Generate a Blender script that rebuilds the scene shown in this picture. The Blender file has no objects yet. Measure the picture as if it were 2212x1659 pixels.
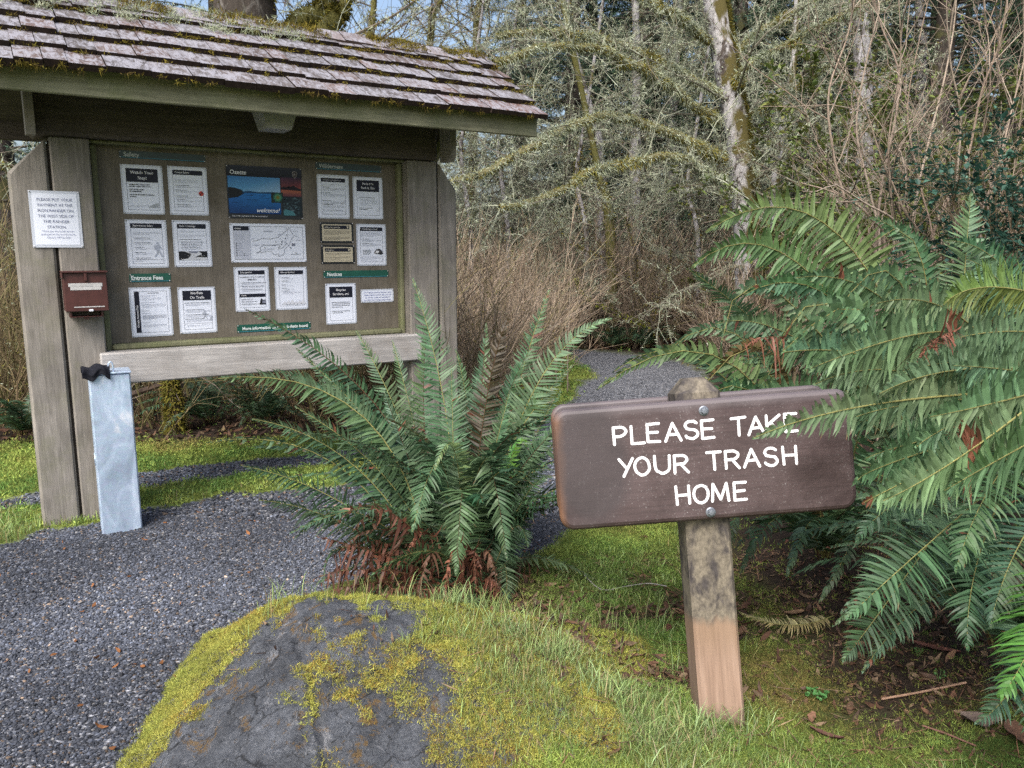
import bpy, bmesh, math, random
import numpy as np
from mathutils import Vector, Matrix

# ------------------------------------------------------------------ camera, sky, sun, exposure
scene = bpy.context.scene
RAD = math.radians
PITCH = RAD(9.5)
cam_d = bpy.data.cameras.new("camera"); cam = bpy.data.objects.new("camera", cam_d)
scene.collection.objects.link(cam); scene.camera = cam
cam.location = (0, 0, 1.5); cam.rotation_euler = (RAD(90) - PITCH, 0, 0)
cam_d.sensor_width = 36; cam_d.lens = 36 * 1725 / 2212; cam_d.clip_start = 0.05; cam_d.clip_end = 2000

SUN_EL, SUN_AZ = RAD(48), RAD(200)          # azimuth clockwise from +Y: light from behind the camera, a little left
world = bpy.data.worlds.new("World"); scene.world = world; world.use_nodes = True
wt = world.node_tree; sky = wt.nodes.new("ShaderNodeTexSky"); sky.sky_type = 'NISHITA'; sky.sun_disc = False
sky.sun_elevation = SUN_EL; sky.sun_rotation = SUN_AZ; sky.air_density = 1.0; sky.dust_density = 5.0; sky.ozone_density = 1.0
bg = wt.nodes["Background"]; bg.inputs[1].default_value = 0.13; wt.links.new(sky.outputs[0], bg.inputs[0])
sd = bpy.data.lights.new("sun", 'SUN'); sd.energy = 2.1; sd.angle = RAD(32); sd.color = (1, 0.985, 0.96)
so = bpy.data.objects.new("sun", sd); scene.collection.objects.link(so)
sdir = Vector((math.sin(SUN_AZ) * math.cos(SUN_EL), math.cos(SUN_AZ) * math.cos(SUN_EL), math.sin(SUN_EL)))
so.rotation_euler = sdir.to_track_quat('Z', 'Y').to_euler()
scene.view_settings.view_transform = 'Standard'; scene.view_settings.look = 'None'
scene.view_settings.exposure = 1.05; scene.view_settings.gamma = 1.0
scene.cycles.max_bounces = 6; scene.cycles.transparent_max_bounces = 6
scene.cycles.use_denoising = False

rng = np.random.default_rng(7)
COL = scene.collection
# ------------------------------------------------------------------ geometry of the site (photo measured at 2212 wide)
C0 = np.array([0, 0, 1.5])
CP, SP = math.cos(PITCH), math.sin(PITCH)
def ray(px, py):
    a = (px - 1106) / 1725; b = -(py - 829.5) / 1725
    return np.array([a, CP + b * SP, -SP + b * CP])
def gp(px, py, z=0.0):
    d = ray(px, py); return C0 + d * ((z - 1.5) / d[2])
def at(px, py, Y):
    d = ray(px, py); return C0 + d * (Y / d[1])
def camd(px, py, d): return C0 + ray(px, py) * d

# ------------------------------------------------------------------ noise
_perm = np.random.default_rng(3).permutation(4096)
def _h(ix, iy, iz):
    return _perm[(_perm[(_perm[ix & 4095] + iy) & 4095] + iz) & 4095] / 4095.0
def vnoise(P):
    P = np.asarray(P, float); i = np.floor(P).astype(int); f = P - i; f = f * f * (3 - 2 * f)
    x, y, z = i[..., 0], i[..., 1], i[..., 2]; u, v, w = f[..., 0], f[..., 1], f[..., 2]
    def l(a, b, t): return a + (b - a) * t
    return l(l(l(_h(x, y, z), _h(x+1, y, z), u), l(_h(x, y+1, z), _h(x+1, y+1, z), u), v),
             l(l(_h(x, y, z+1), _h(x+1, y, z+1), u), l(_h(x, y+1, z+1), _h(x+1, y+1, z+1), u), v), w) * 2 - 1
def fbm(P, o=4, g=0.5):
    P = np.asarray(P, float); s = 0; a = 1; t = 0
    for k in range(o):
        s = s + a * vnoise(P + 17.3 * k); t += a; a *= g; P = P * 2.03
    return s / t
def n2(x, y, s, o=4, off=0.0):
    return fbm(np.stack([np.asarray(x) * s + off, np.asarray(y) * s - off, np.full(np.shape(x), off + .5)], -1), o)
def sstep(a, b, x):
    t = np.clip((x - a) / (b - a), 0, 1); return t * t * (3 - 2 * t)
def nrm(v): return v / np.maximum(np.linalg.norm(v, axis=-1, keepdims=True), 1e-9)
def s2l(r, g, b): return tuple((c / 255 / 12.92) if c / 255 <= .04045 else ((c / 255 + .055) / 1.055) ** 2.4 for c in (r, g, b))

# ------------------------------------------------------------------ mesh builder
class MB:
    def __init__(s): s.V = []; s.F = []; s.T = []; s.n = 0
    def add(s, V, F, mat=0, tint=(1, 1, 1)):
        V = np.asarray(V, np.float32).reshape(-1, 3); F = np.asarray(F, np.int32)
        if len(V) == 0 or len(F) == 0: return
        s.V.append(V)
        m = np.full(len(F), mat, np.int32) if np.ndim(mat) == 0 else np.asarray(mat, np.int32)
        s.F.append((F + s.n, m)); s.n += len(V)
        t = np.asarray(tint, np.float32)
        s.T.append(np.broadcast_to(t, (len(V), 3)) if t.ndim == 1 else t.reshape(-1, 3))
    def mesh(s, name, mats, smooth=False):
        me = bpy.data.meshes.new(name)
        V = np.concatenate(s.V); me.vertices.add(len(V)); me.vertices.foreach_set("co", V.ravel())
        L = np.concatenate([f.ravel() for f, m in s.F]); tot = np.concatenate([np.full(len(f), f.shape[1], np.int32) for f, m in s.F])
        st = np.concatenate([[0], np.cumsum(tot)[:-1]]).astype(np.int32)
        me.loops.add(len(L)); me.loops.foreach_set("vertex_index", L.astype(np.int32))
        me.polygons.add(len(tot)); me.polygons.foreach_set("loop_start", st); me.polygons.foreach_set("loop_total", tot)
        me.polygons.foreach_set("material_index", np.concatenate([m for f, m in s.F]))
        me.polygons.foreach_set("use_smooth", np.full(len(tot), smooth, bool))
        for m in mats: me.materials.append(m)
        T = np.concatenate(s.T); a = me.color_attributes.new("tint", 'FLOAT_COLOR', 'POINT')
        a.data.foreach_set("color", np.concatenate([T, np.ones((len(T), 1), np.float32)], 1).ravel().astype(np.float32))
        me.update(calc_edges=True); return me
    def build(s, name, mats, parent=None, smooth=False):
        if not isinstance(mats, (list, tuple)): mats = [mats]
        o = bpy.data.objects.new(name, s.mesh(name, mats, smooth)); COL.objects.link(o)
        if parent is not None: o.parent = parent
        return o
def tag(o, label=None, cat=None, group=None, kind=None):
    if label: o["label"] = label
    if cat: o["category"] = cat
    if group: o["group"] = group
    if kind: o["kind"] = kind
    return o
def empty(name, loc=(0, 0, 0), rz=0.0):
    e = bpy.data.objects.new(name, None); COL.objects.link(e); e.location = loc; e.rotation_euler = (0, 0, rz)
    e.empty_display_size = .1; return e
def copy_tree(o, parent=None):
    c = o.copy(); COL.objects.link(c); c.parent = parent
    for ch in o.children: copy_tree(ch, c)
    return c

# chamfered box template
_bc = [(x, y, z) for x in (-1, 1) for y in (-1, 1) for z in (-1, 1)]
def _boxfaces():
    idx = {(c, a): i * 3 + a for i, c in enumerate(_bc) for a in range(3)}
    V = np.array([[c[k] * (1 if k == a else .8) for k in range(3)] for c in _bc for a in range(3)])
    Q = []; T = []
    for a in range(3):
        o = [k for k in range(3) if k != a]
        for s in (-1, 1):
            q = []
            for (p, r) in ((-1, -1), (1, -1), (1, 1), (-1, 1)):
                c = [0, 0, 0]; c[a] = s; c[o[0]] = p; c[o[1]] = r; q.append(idx[(tuple(c), a)])
            Q.append(q)
    for k in range(3):
        i, j = [m for m in range(3) if m != k]
        for p in (-1, 1):
            for r in (-1, 1):
                c1 = [0, 0, 0]; c1[i] = p; c1[j] = r; c2 = list(c1); c1[k] = -1; c2[k] = 1
                Q.append([idx[(tuple(c1), i)], idx[(tuple(c1), j)], idx[(tuple(c2), j)], idx[(tuple(c2), i)]])
    for c in _bc: T.append([idx[(c, a)] for a in range(3)])
    def fix(L):
        out = []
        for f in L:
            P = V[f]; n = np.cross(P[1] - P[0], P[2] - P[0])
            out.append(f if n @ P.mean(0) > 0 else f[::-1])
        return np.array(out)
    return fix(Q), fix(T)
_BQ, _BT = _boxfaces()
def box(mb, lo, hi, bev=.004, mat=0, tint=(1, 1, 1), M=None, warp=None):
    lo = np.array(lo, float); hi = np.array(hi, float); c = (lo + hi) / 2; h = (hi - lo) / 2; b = min(bev, h.min() * .6)
    V = np.array([[cc[k] * (h[k] if k == a else h[k] - b) for k in range(3)] for cc in _bc for a in range(3)])
    if M is not None: V = V @ np.array(M).T
    V = V + c
    if warp is not None: V = warp(V)
    mb.add(V, _BQ, mat, tint); mb.add(V[:0], _BQ[:0])
    mb.F.append((_BT + mb.n - len(V), np.full(8, mat, np.int32)))
def prism(mb, poly, y0, y1, mat=0, tint=(1, 1, 1), bev=0.0):
    """poly in local (x, z), extruded along y; ngon caps are fanned"""
    P = np.array(poly, float); n = len(P); c = P.mean(0)
    def ring(y, sc): Q = c + (P - c) * sc if np.ndim(sc) == 0 else c + (P - c) * sc; return np.c_[Q[:, 0], np.full(n, y), Q[:, 1]]
    if bev > 0:
        ext = np.maximum(np.abs(P - c).max(0), 1e-6); k = (1 - bev / ext); rings = [ring(y0, k), ring(y0 + bev, np.ones(2)), ring(y1 - bev, np.ones(2)), ring(y1, k)]
    else: rings = [ring(y0, 1.), ring(y1, 1.)]
    V = np.concatenate(rings + [np.array([[c[0], y0, c[1]], [c[0], y1, c[1]]])]); m = len(rings)
    i = np.arange(n); j = (i + 1) % n
    Q = np.concatenate([np.c_[r * n + i, r * n + j, (r + 1) * n + j, (r + 1) * n + i] for r in range(m - 1)])
    mb.add(V, Q, mat, tint); base = mb.n - len(V)
    T = np.concatenate([np.c_[j, i, np.full(n, m * n)], np.c_[(m - 1) * n + i, (m - 1) * n + j, np.full(n, m * n + 1)]])
    mb.F.append((T.astype(np.int32) + base, np.full(len(T), mat, np.int32)))
def tubes(mb, P, R, sides=4, mat=0, tint=(1, 1, 1)):
    """P (T,n,3) curves, R (T,n) radii"""
    P = np.asarray(P, float)
    if P.ndim == 2: P = P[None]
    T, n, _ = P.shape
    R = np.broadcast_to(np.asarray(R, float), (T, n))
    tan = nrm(np.gradient(P, axis=1)); mean = nrm(P[:, -1] - P[:, 0] + 1e-6)
    ref = np.eye(3)[np.abs(mean).argmin(1)][:, None, :]
    a = nrm(np.cross(tan, ref)); b = np.cross(tan, a)
    ang = np.arange(sides) / sides * 2 * math.pi
    V = P[:, :, None, :] + R[:, :, None, None] * (a[:, :, None, :] * np.cos(ang)[None, None, :, None] + b[:, :, None, :] * np.sin(ang)[None, None, :, None])
    base = (np.arange(T) * n * sides)[:, None, None]; k = np.arange(n - 1)[None, :, None] * sides; s = np.arange(sides)[None, None, :]; s1 = (s + 1) % sides
    F = np.stack([base + k + s, base + k + s1, base + k + sides + s1, base + k + sides + s], -1).reshape(-1, 4)
    t = np.asarray(tint, float)
    if t.ndim == 2: t = np.repeat(t, n * sides, 0)
    mb.add(V.reshape(-1, 3), F, mat, t)
def resample(pts, n):
    """smooth Catmull-Rom through pts"""
    P = np.asarray(pts, float); P = np.vstack([2 * P[0] - P[1], P, 2 * P[-1] - P[-2]]); m = len(P) - 3
    t = np.linspace(0, m - 1e-6, n); i = t.astype(int); f = (t - i)[:, None]
    a, b, c, d = P[i], P[i + 1], P[i + 2], P[i + 3]
    return .5 * (2 * b + (c - a) * f + (2 * a - 5 * b + 4 * c - d) * f ** 2 + (3 * b - a - 3 * c + d) * f ** 3)
def spawn(P, k, len_rng, spread=.9, up=0.0, n=5, wig=.12, t0=.15, t1=1.0, g=rng):
    """children curves along parents P (T,n,3)"""
    T, m, _ = P.shape; t = g.uniform(t0, t1, (T, k)) * (m - 1); i = np.minimum(t.astype(int), m - 2); f = (t - i)[..., None]
    r = np.arange(T)[:, None]; A = P[r, i]; B = P[r, i + 1]; p = A + (B - A) * f; tan = nrm(B - A)
    d = nrm(tan + spread * nrm(g.normal(size=p.shape)) + np.array([0, 0, up])); L = g.uniform(*len_rng, (T, k))
    p = p.reshape(-1, 3); d = d.reshape(-1, 3); L = L.reshape(-1)
    return grow(p, d, L, n, wig, g=g)
def grow(p, d, L, n=5, wig=.12, droop=0.0, g=rng):
    N = len(p); out = [p]; st = (L / (n - 1))[:, None]; d = nrm(d)
    for q in range(n - 1):
        d = nrm(d + g.normal(size=(N, 3)) * wig + np.array([0, 0, -droop])); out.append(out[-1] + d * st)
    return np.stack(out, 1)
def taper(T, n, r0, r1): return np.linspace(1, 0, n)[None, :] * (np.asarray(r0) - r1).reshape(-1, 1) + r1
def fuzz(mb, P, R, count, size, width, hang=.3, tints=None, mat=0, spread=1.0, g=rng, off=1.0, side=None):
    """small leaf-like triangles clothing the curves: lichen, moss or needles"""
    T, n, _ = P.shape; c = g.integers(0, T, count); t = g.uniform(0, n - 1.001, count); i = t.astype(int); f = (t - i)[:, None]
    p = P[c, i] * (1 - f) + P[c, i + 1] * f; R = np.broadcast_to(np.asarray(R, float), (T, n)); r = R[c, i]
    d = nrm(g.normal(size=(count, 3)))
    tan = nrm(P[c, i + 1] - P[c, i]); rad = nrm(d - (d * tan).sum(1, keepdims=True) * tan)
    if side is not None: rad = nrm(rad * .7 + np.asarray(side)); 
    p = p + rad * (r * off)[:, None]
    dd = nrm(rad + spread * .5 * g.normal(size=(count, 3)) + np.array([0, 0, -hang]))
    L = g.uniform(*size, count)[:, None]; w = nrm(np.cross(dd, g.normal(size=(count, 3)))) * g.uniform(*width, count)[:, None]
    V = np.stack([p - w, p + w, p + dd * L], 1); F = np.arange(count * 3).reshape(-1, 3)
    if tints is None: tints = np.array([[1, 1, 1.]])
    tn = np.asarray(tints)[g.integers(0, len(tints), count)] * g.uniform(.75, 1.25, (count, 1))
    mb.add(V.reshape(-1, 3), F, mat, np.repeat(tn, 3, 0))

# ------------------------------------------------------------------ materials
def mk(name, rough=.7, spec=.3, metal=0.0):
    m = bpy.data.materials.new(name); m.use_nodes = True; nt = m.node_tree; b = nt.nodes["Principled BSDF"]
    b.inputs["Roughness"].default_value = rough; b.inputs["Specular IOR Level"].default_value = spec; b.inputs["Metallic"].default_value = metal
    return m, nt, b
def nd(nt, t, **k):
    n = nt.nodes.new(t)
    for a, v in k.items():
        if a in n.inputs: n.inputs[a].default_value = v
        else: setattr(n, a, v)
    return n
def coord(nt, scale=(1, 1, 1), kind="Object", rot=(0, 0, 0)):
    tc = nt.nodes.new("ShaderNodeTexCoord"); mp = nt.nodes.new("ShaderNodeMapping"); mp.inputs["Scale"].default_value = scale; mp.inputs["Rotation"].default_value = rot
    nt.links.new(tc.outputs[kind], mp.inputs[0]); return mp.outputs[0]
def noise(nt, vec, scale, detail=4, rough=.55, dist=0.0):
    n = nd(nt, "ShaderNodeTexNoise", Scale=scale, Detail=detail, Roughness=rough, Distortion=dist); nt.links.new(vec, n.inputs["Vector"]); return n.outputs["Fac"]
def voro(nt, vec, scale, feature='F1', out="Distance"):
    n = nd(nt, "ShaderNodeTexVoronoi", Scale=scale, feature=feature); nt.links.new(vec, n.inputs["Vector"]); return n.outputs[out]
def ramp(nt, fac, stops, interp='LINEAR'):
    r = nt.nodes.new("ShaderNodeValToRGB"); r.color_ramp.interpolation = interp; e = r.color_ramp.elements
    while len(e) < len(stops): e.new(.5)
    for x, (p, c) in zip(e, stops):
        x.position = p; x.color = (c, c, c, 1) if np.ndim(c) == 0 else (*c, 1)
    nt.links.new(fac, r.inputs[0]); return r.outputs[0]
def mix(nt, fac, a, b, mode='MIX'):
    n = nt.nodes.new("ShaderNodeMix"); n.data_type = 'RGBA'; n.blend_type = mode
    for s, v in ((n.inputs[0], fac), (n.inputs[6], a), (n.inputs[7], b)):
        if hasattr(v, "links"): nt.links.new(v, s)
        else: s.default_value = v if np.ndim(v) == 0 else (*v, 1)
    return n.outputs[2]
def math_(nt, op, a, b=0.0, c=0.0):
    n = nt.nodes.new("ShaderNodeMath"); n.operation = op
    for s, v in zip(n.inputs, (a, b, c)):
        if hasattr(v, "links"): nt.links.new(v, s)
        else: s.default_value = v
    return n.outputs[0]
def attr(nt, name="tint"):
    n = nt.nodes.new("ShaderNodeAttribute"); n.attribute_name = name; return n.outputs["Color"]
def bump(nt, b, h, strength=.4, dist=.01):
    n = nt.nodes.new("ShaderNodeBump"); n.inputs["Strength"].default_value = strength; n.inputs["Distance"].default_value = dist
    nt.links.new(h, n.inputs["Height"]); nt.links.new(n.outputs[0], b.inputs["Normal"])

def tinted(name, rough=.8, spec=.2, transl=0.0, nscale=0.0, namp=.35):
    m, nt, b = mk(name, rough, spec); c = attr(nt)
    if nscale:
        f = noise(nt, coord(nt), nscale, 3); c = mix(nt, 1.0, c, ramp(nt, f, [(.25, 1 - namp), (.75, 1 + namp * .6)]), 'MULTIPLY')
    nt.links.new(c, b.inputs["Base Color"])
    if transl:
        t = nt.nodes.new("ShaderNodeBsdfTranslucent"); nt.links.new(c, t.inputs["Color"]); x = nt.nodes.new("ShaderNodeMixShader"); x.inputs[0].default_value = transl
        nt.links.new(b.outputs[0], x.inputs[1]); nt.links.new(t.outputs[0], x.inputs[2]); nt.links.new(x.outputs[0], nt.nodes["Material Output"].inputs[0])
    return m
def wood(name, axis, dark, light, stain=None, stain_amt=.5, scale=1.0, rough=.8, knots=False):
    m, nt, b = mk(name, rough, .25)
    sc = [38 * scale] * 3; sc[axis] = 2.2 * scale
    v = coord(nt, tuple(sc)); g = noise(nt, v, 1.0, 6, .65, .6)
    col = ramp(nt, g, [(.25, dark), (.75, light)])
    sc2 = [220] * 3; sc2[axis] = 9
    fine = noise(nt, coord(nt, tuple(sc2)), 1.0, 3, .6)
    col = mix(nt, 1.0, col, ramp(nt, fine, [(.3, .72), (.62, 1.08)]), 'MULTIPLY')
    big = noise(nt, coord(nt), 3.2, 5, .6, .5)
    col = mix(nt, 1.0, col, ramp(nt, big, [(.3, .75), (.7, 1.15)]), 'MULTIPLY')
    if stain is not None:
        s = ramp(nt, noise(nt, coord(nt, (1, 1, 1)), 5.0, 6, .7, .3), [(.48, 0.), (.72, stain_amt)])
        col = mix(nt, s, col, stain)
    nt.links.new(col, b.inputs["Base Color"])
    h = mix(nt, .5, g, fine); bump(nt, b, h, .5, .004)
    return m

M = {}
GREY = s2l(150, 138, 128); 
M['post_wood'] = wood("weathered_post_wood", 2, (.135, .124, .108), (.275, .255, .230), (.13, .135, .075), .5)
M['beam_wood'] = wood("weathered_beam_wood", 0, (.24, .23, .22), (.45, .435, .42), (.22, .19, .16), .5)
M['fascia_wood'] = wood("mossy_fascia_wood", 0, (.15, .15, .095), (.28, .275, .19), (.12, .14, .06), .6)
M['trim_wood'] = wood("mossy_trim_wood", 2, (.11, .115, .065), (.21, .21, .125), (.12, .15, .05), .7)
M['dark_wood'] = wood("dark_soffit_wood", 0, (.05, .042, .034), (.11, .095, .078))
M['panel'] = wood("stained_notice_panel", 2, (.135, .12, .095), (.195, .172, .142), (.085, .07, .045), .75, .35)
M['ink'] = tinted("printed_ink", .5, .3)
M['paper'] = mk("white_paper", .5, .3)[0]; M['paper'].node_tree.nodes["Principled BSDF"].inputs["Base Color"].default_value = (.70, .745, .85, 1)
def simple(name, col, rough=.5, spec=.4, metal=0., ns=0, amt=.3, bmp=0):
    m, nt, b = mk(name, rough, spec, metal)
    if ns:
        f = noise(nt, coord(nt), ns, 5, .65); nt.links.new(mix(nt, 1.0, col, ramp(nt, f, [(.25, 1 - amt), (.75, 1 + amt)]), 'MULTIPLY'), b.inputs["Base Color"])
        if bmp: bump(nt, b, f, bmp, .004)
    else: b.inputs["Base Color"].default_value = (*col, 1)
    return m
M['laminate'] = simple("glossy_laminate", (.50, .54, .62), .2, .6)
M['pin'] = simple("steel_pin", (.55, .55, .56), .35, .5, .8)
M['green_sign'] = simple("green_sign_plastic", (.012, .085, .06), .35, .5, ns=14, amt=.25)
M['darkgreen_sign'] = simple("dark_green_sign_plastic", (.010, .030, .026), .35, .5, ns=14, amt=.25)
M['black_board'] = simple("black_board", (.012, .013, .016), .35, .5)
M['brown_metal'] = simple("brown_painted_metal", (.060, .020, .018), .42, .45, ns=25, amt=.25, bmp=.1)
M['tape'] = simple("clear_tape", (.42, .42, .42), .3, .5, ns=60, amt=.25)
M['cloth'] = simple("black_cloth", (.008, .009, .014), .9, .2, ns=90, amt=.5, bmp=.6)
M['hole_shade'] = simple("hole_shade", (.004, .004, .004), .95, .1)
M['rubber_grey'] = simple("grey_lamp_plastic", (.28, .28, .27), .5, .4, ns=20, amt=.15)

# galvanised steel
m, nt, b = mk("galvanised_steel", .46, .5, .55)
v = coord(nt, (1, 1, .45)); w1 = noise(nt, v, 9, 6, .6, 1.4); sp = voro(nt, coord(nt, (1, 1, 1.6)), 55, out="Color")
col = ramp(nt, w1, [(.3, (.34, .43, .56)), (.52, (.44, .55, .70)), (.68, (.55, .66, .80))])
col = mix(nt, .04, col, sp, 'OVERLAY'); pt = ramp(nt, noise(nt, coord(nt, (1, 1, .7)), 6.5, 5, .6, .8), [(.60, 0.), (.66, .75)])
col = mix(nt, pt, col, (.72, .76, .84)); nt.links.new(col, b.inputs["Base Color"])
nt.links.new(ramp(nt, w1, [(.3, .38), (.7, .58)]), b.inputs["Roughness"]); bump(nt, b, w1, .15, .004); M['galv'] = m

# brown sign paint
m, nt, b = mk("brown_sign_paint", .55, .4)
v = coord(nt); f1 = noise(nt, coord(nt, (3, 3, 110)), 1.4, 8, .75); f2 = noise(nt, v, 7, 6, .65, .5); f3 = noise(nt, v, 190, 3, .6)
col = ramp(nt, f2, [(.28, (.034, .022, .023)), (.5, (.058, .039, .040)), (.72, (.080, .057, .059))])
col = mix(nt, 1.0, col, ramp(nt, f1, [(.3, .68), (.7, 1.2)]), 'MULTIPLY')
sp = math_(nt, 'MULTIPLY', ramp(nt, f3, [(.63, 0.), (.70, 1.)]), ramp(nt, f2, [(.4, .1), (.62, .8)]))
col = mix(nt, sp, col, (.26, .25, .25))
sx = nt.nodes.new("ShaderNodeSeparateXYZ"); tc = nt.nodes.new("ShaderNodeTexCoord"); nt.links.new(tc.outputs["Object"], sx.inputs[0])
# worn raw edges: red-brown towards the left edge, grey along the top edge of the plank
ed = math_(nt, 'ADD', math_(nt, 'MULTIPLY', sx.outputs[0], -1.0), math_(nt, 'MULTIPLY', f2, .05))
col = mix(nt, ramp(nt, ed, [(.478, 0.), (.500, .75)]), col, (.17, .085, .045))
et = math_(nt, 'ADD', sx.outputs[2], math_(nt, 'MULTIPLY', f2, .03)); mr = nd(nt, "ShaderNodeMapRange"); nt.links.new(et, mr.inputs[0]); mr.inputs[1].default_value = 1.025; mr.inputs[2].default_value = 1.05
col = mix(nt, math_(nt, 'MULTIPLY', mr.outputs[0], .5), col, (.15, .135, .145))
# old stain, upper left and damp stripe behind the bolts
d1 = nd(nt, "ShaderNodeTexGradient", gradient_type='SPHERICAL'); nt.links.new(coord(nt, (7.0, 1, 4.2), rot=(0, 0, 0)), d1.inputs[0])
mp = d1.inputs[0].links[0].from_node; mp.inputs["Location"].default_value = (2.66, 0, -3.66)
st = math_(nt, 'MULTIPLY', ramp(nt, math_(nt, 'ADD', d1.outputs["Fac"], math_(nt, 'MULTIPLY', f2, .25)), [(.18, 0.), (.45, .7)]), 1.0)
col = mix(nt, st, col, (.036, .030, .033))
nt.links.new(col, b.inputs["Base Color"]); nt.links.new(ramp(nt, f2, [(.3, .42), (.7, .66)]), b.inputs["Roughness"])
bump(nt, b, mix(nt, .5, f1, f3), .3, .002); M['sign_paint'] = m
# letters
m, nt, b = mk("white_letter_paint", .6, .3); f = noise(nt, coord(nt), 260, 3, .6); f2 = noise(nt, coord(nt), 40, 3, .6)
c = ramp(nt, f, [(.34, (.26, .21, .21)), (.43, (.74, .74, .77))]); c = mix(nt, ramp(nt, f2, [(.52, 0.), (.75, .35)]), c, (.62, .52, .52)); nt.links.new(c, b.inputs["Base Color"]); M['letter'] = m
# sign post: grey weathered above, fresh pinkish wood below
m, nt, b = mk("sign_post_wood", .75, .25)
g = noise(nt, coord(nt, (36, 36, 2.4)), 1.0, 6, .6, .8); fine = noise(nt, coord(nt, (150, 150, 7)), 1, 3, .6); sp = noise(nt, coord(nt, (1, 1, .6)), 85, 5, .75); bl = noise(nt, coord(nt, (1, 1, .7)), 14, 5, .65, .6)
fresh = mix(nt, 1.0, ramp(nt, g, [(.25, (.185, .122, .088)), (.55, (.265, .182, .135)), (.8, (.305, .218, .168))]), ramp(nt, fine, [(.3, .82), (.7, 1.08)]), 'MULTIPLY')
old = mix(nt, ramp(nt, bl, [(.40, 0.), (.56, 1.)]), (.050, .044, .043), (.150, .130, .100)); old = mix(nt, 1.0, old, ramp(nt, sp, [(.3, .5), (.7, 1.45)]), 'MULTIPLY')
sx = nt.nodes.new("ShaderNodeSeparateXYZ"); tc = nt.nodes.new("ShaderNodeTexCoord"); nt.links.new(tc.outputs["Object"], sx.inputs[0])
hz = math_(nt, 'ADD', sx.outputs[2], math_(nt, 'MULTIPLY', math_(nt, 'SUBTRACT', noise(nt, coord(nt, (1, 1, .25)), 30, 4, .6), .5), .07))
fr2 = mix(nt, ramp(nt, hz, [(.22, 0.), (.30, .5)]), fresh, (.20, .135, .085))
col = mix(nt, ramp(nt, hz, [(.325, 0.), (.36, 1.)]), fr2, old); col = mix(nt, ramp(nt, hz, [(.0, .75), (.075, 0.)]), col, (.07, .05, .035)); nt.links.new(col, b.inputs["Base Color"]); bump(nt, b, mix(nt, .5, g, sp), .35, .003); M['sign_post'] = m
M['bolt'] = simple("grey_bolt_steel", (.17, .19, .22), .45, .5, .6, ns=120, amt=.3, bmp=.2)

# shakes
m, nt, b = mk("weathered_cedar_shake", .85, .2)
g = noise(nt, coord(nt, (60, 6, 6)), 1.0, 5, .7, .4); li = noise(nt, coord(nt, (34, 13, 13)), 1.0, 6, .75, .9); big = noise(nt, coord(nt), 2.4, 3)
base = mix(nt, 1.0, attr(nt), ramp(nt, g, [(.25, .6), (.7, 1.2)]), 'MULTIPLY')
base = mix(nt, ramp(nt, math_(nt, 'ADD', li, math_(nt, 'MULTIPLY', big, .35)), [(.60, 0.), (.74, .8)]), base, (.265, .265, .30)); nt.links.new(base, b.inputs["Base Color"]); bump(nt, b, mix(nt, .4, g, li), .7, .006); M['shake'] = m
M['shake_butt'] = simple("dark_shake_end", (.026, .018, .015), .9, .15, ns=40, amt=.5, bmp=.6)  # ends, sides and undersides far darker than the shake faces

M['frond'] = tinted("fern_frond_green", .50, .38, .22, 30, .3)
M['moss'] = tinted("moss_green", .9, .1, .25)
M['grass'] = tinted("grass_blade", .6, .25, .3)
M['lichen'] = tinted("pale_lichen", .95, .1, .15)
M['twig'] = tinted("twig_bark", .85, .2, 0, 40, .3)
M['leaf'] = tinted("shrub_leaf", .5, .35, .3)
M['needle'] = tinted("conifer_needles", .7, .2, .15)
M['litter'] = tinted("dead_litter", .8, .15, .1, 60, .35)
M['pebble'] = tinted("gravel_pebble", .75, .3, 0, 120, .2)

def barkmat(name, dark, pale, moss, pale_amt=.5, moss_amt=.45, mside=None):
    m, nt, b = mk(name, .9, .15)
    v = coord(nt, (1, 1, .55)); f = noise(nt, v, 7, 6, .7, .6); f2 = noise(nt, coord(nt, (1, 1, .3)), 26, 5, .7); f3 = noise(nt, coord(nt, (1, 1, .8)), 2.6, 5, .6, .5); cr = noise(nt, coord(nt, (1, 1, 3.5)), 11, 4, .7, .7)
    col = mix(nt, ramp(nt, f, [(pale_amt - .05, 0.), (pale_amt + .03, 1.)]), dark, pale)
    col = mix(nt, 1.0, col, ramp(nt, f2, [(.3, .6), (.65, 1.15)]), 'MULTIPLY')
    col = mix(nt, ramp(nt, cr, [(.33, .8), (.40, 0.)]), col, tuple(c * .5 for c in dark))
    mf = f3
    if mside is not None:
        gm = nt.nodes.new("ShaderNodeNewGeometry"); dt = nt.nodes.new("ShaderNodeVectorMath"); dt.operation = 'DOT_PRODUCT'; nt.links.new(gm.outputs["Normal"], dt.inputs[0]); dt.inputs[1].default_value = mside
        mf = math_(nt, 'ADD', f3, math_(nt, 'MULTIPLY', dt.outputs["Value"], .16))
    col = mix(nt, ramp(nt, mf, [(1 - moss_amt - .02, 0.), (1 - moss_amt + .05, 1.)]), col, moss)
    nt.links.new(col, b.inputs["Base Color"]); bump(nt, b, mix(nt, .5, f, f2), .8, .02); return m
M['alder_bark'] = barkmat("white_lichened_alder_bark", (.075, .062, .055), (.38, .37, .375), (.085, .072, .026), .475, .475, (.85, -.2, 0))
M['pale_bark'] = barkmat("pale_grey_bark", (.10, .09, .085), (.33, .32, .33), (.11, .10, .04), .46, .42)
M['dark_bark'] = barkmat("dark_conifer_bark", (.05, .042, .036), (.13, .12, .11), (.075, .075, .035), .6, .45)
M['moss_bark'] = barkmat("moss_covered_bark", (.06, .05, .035), (.16, .15, .11), (.11, .105, .035), .6, .62)

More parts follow.
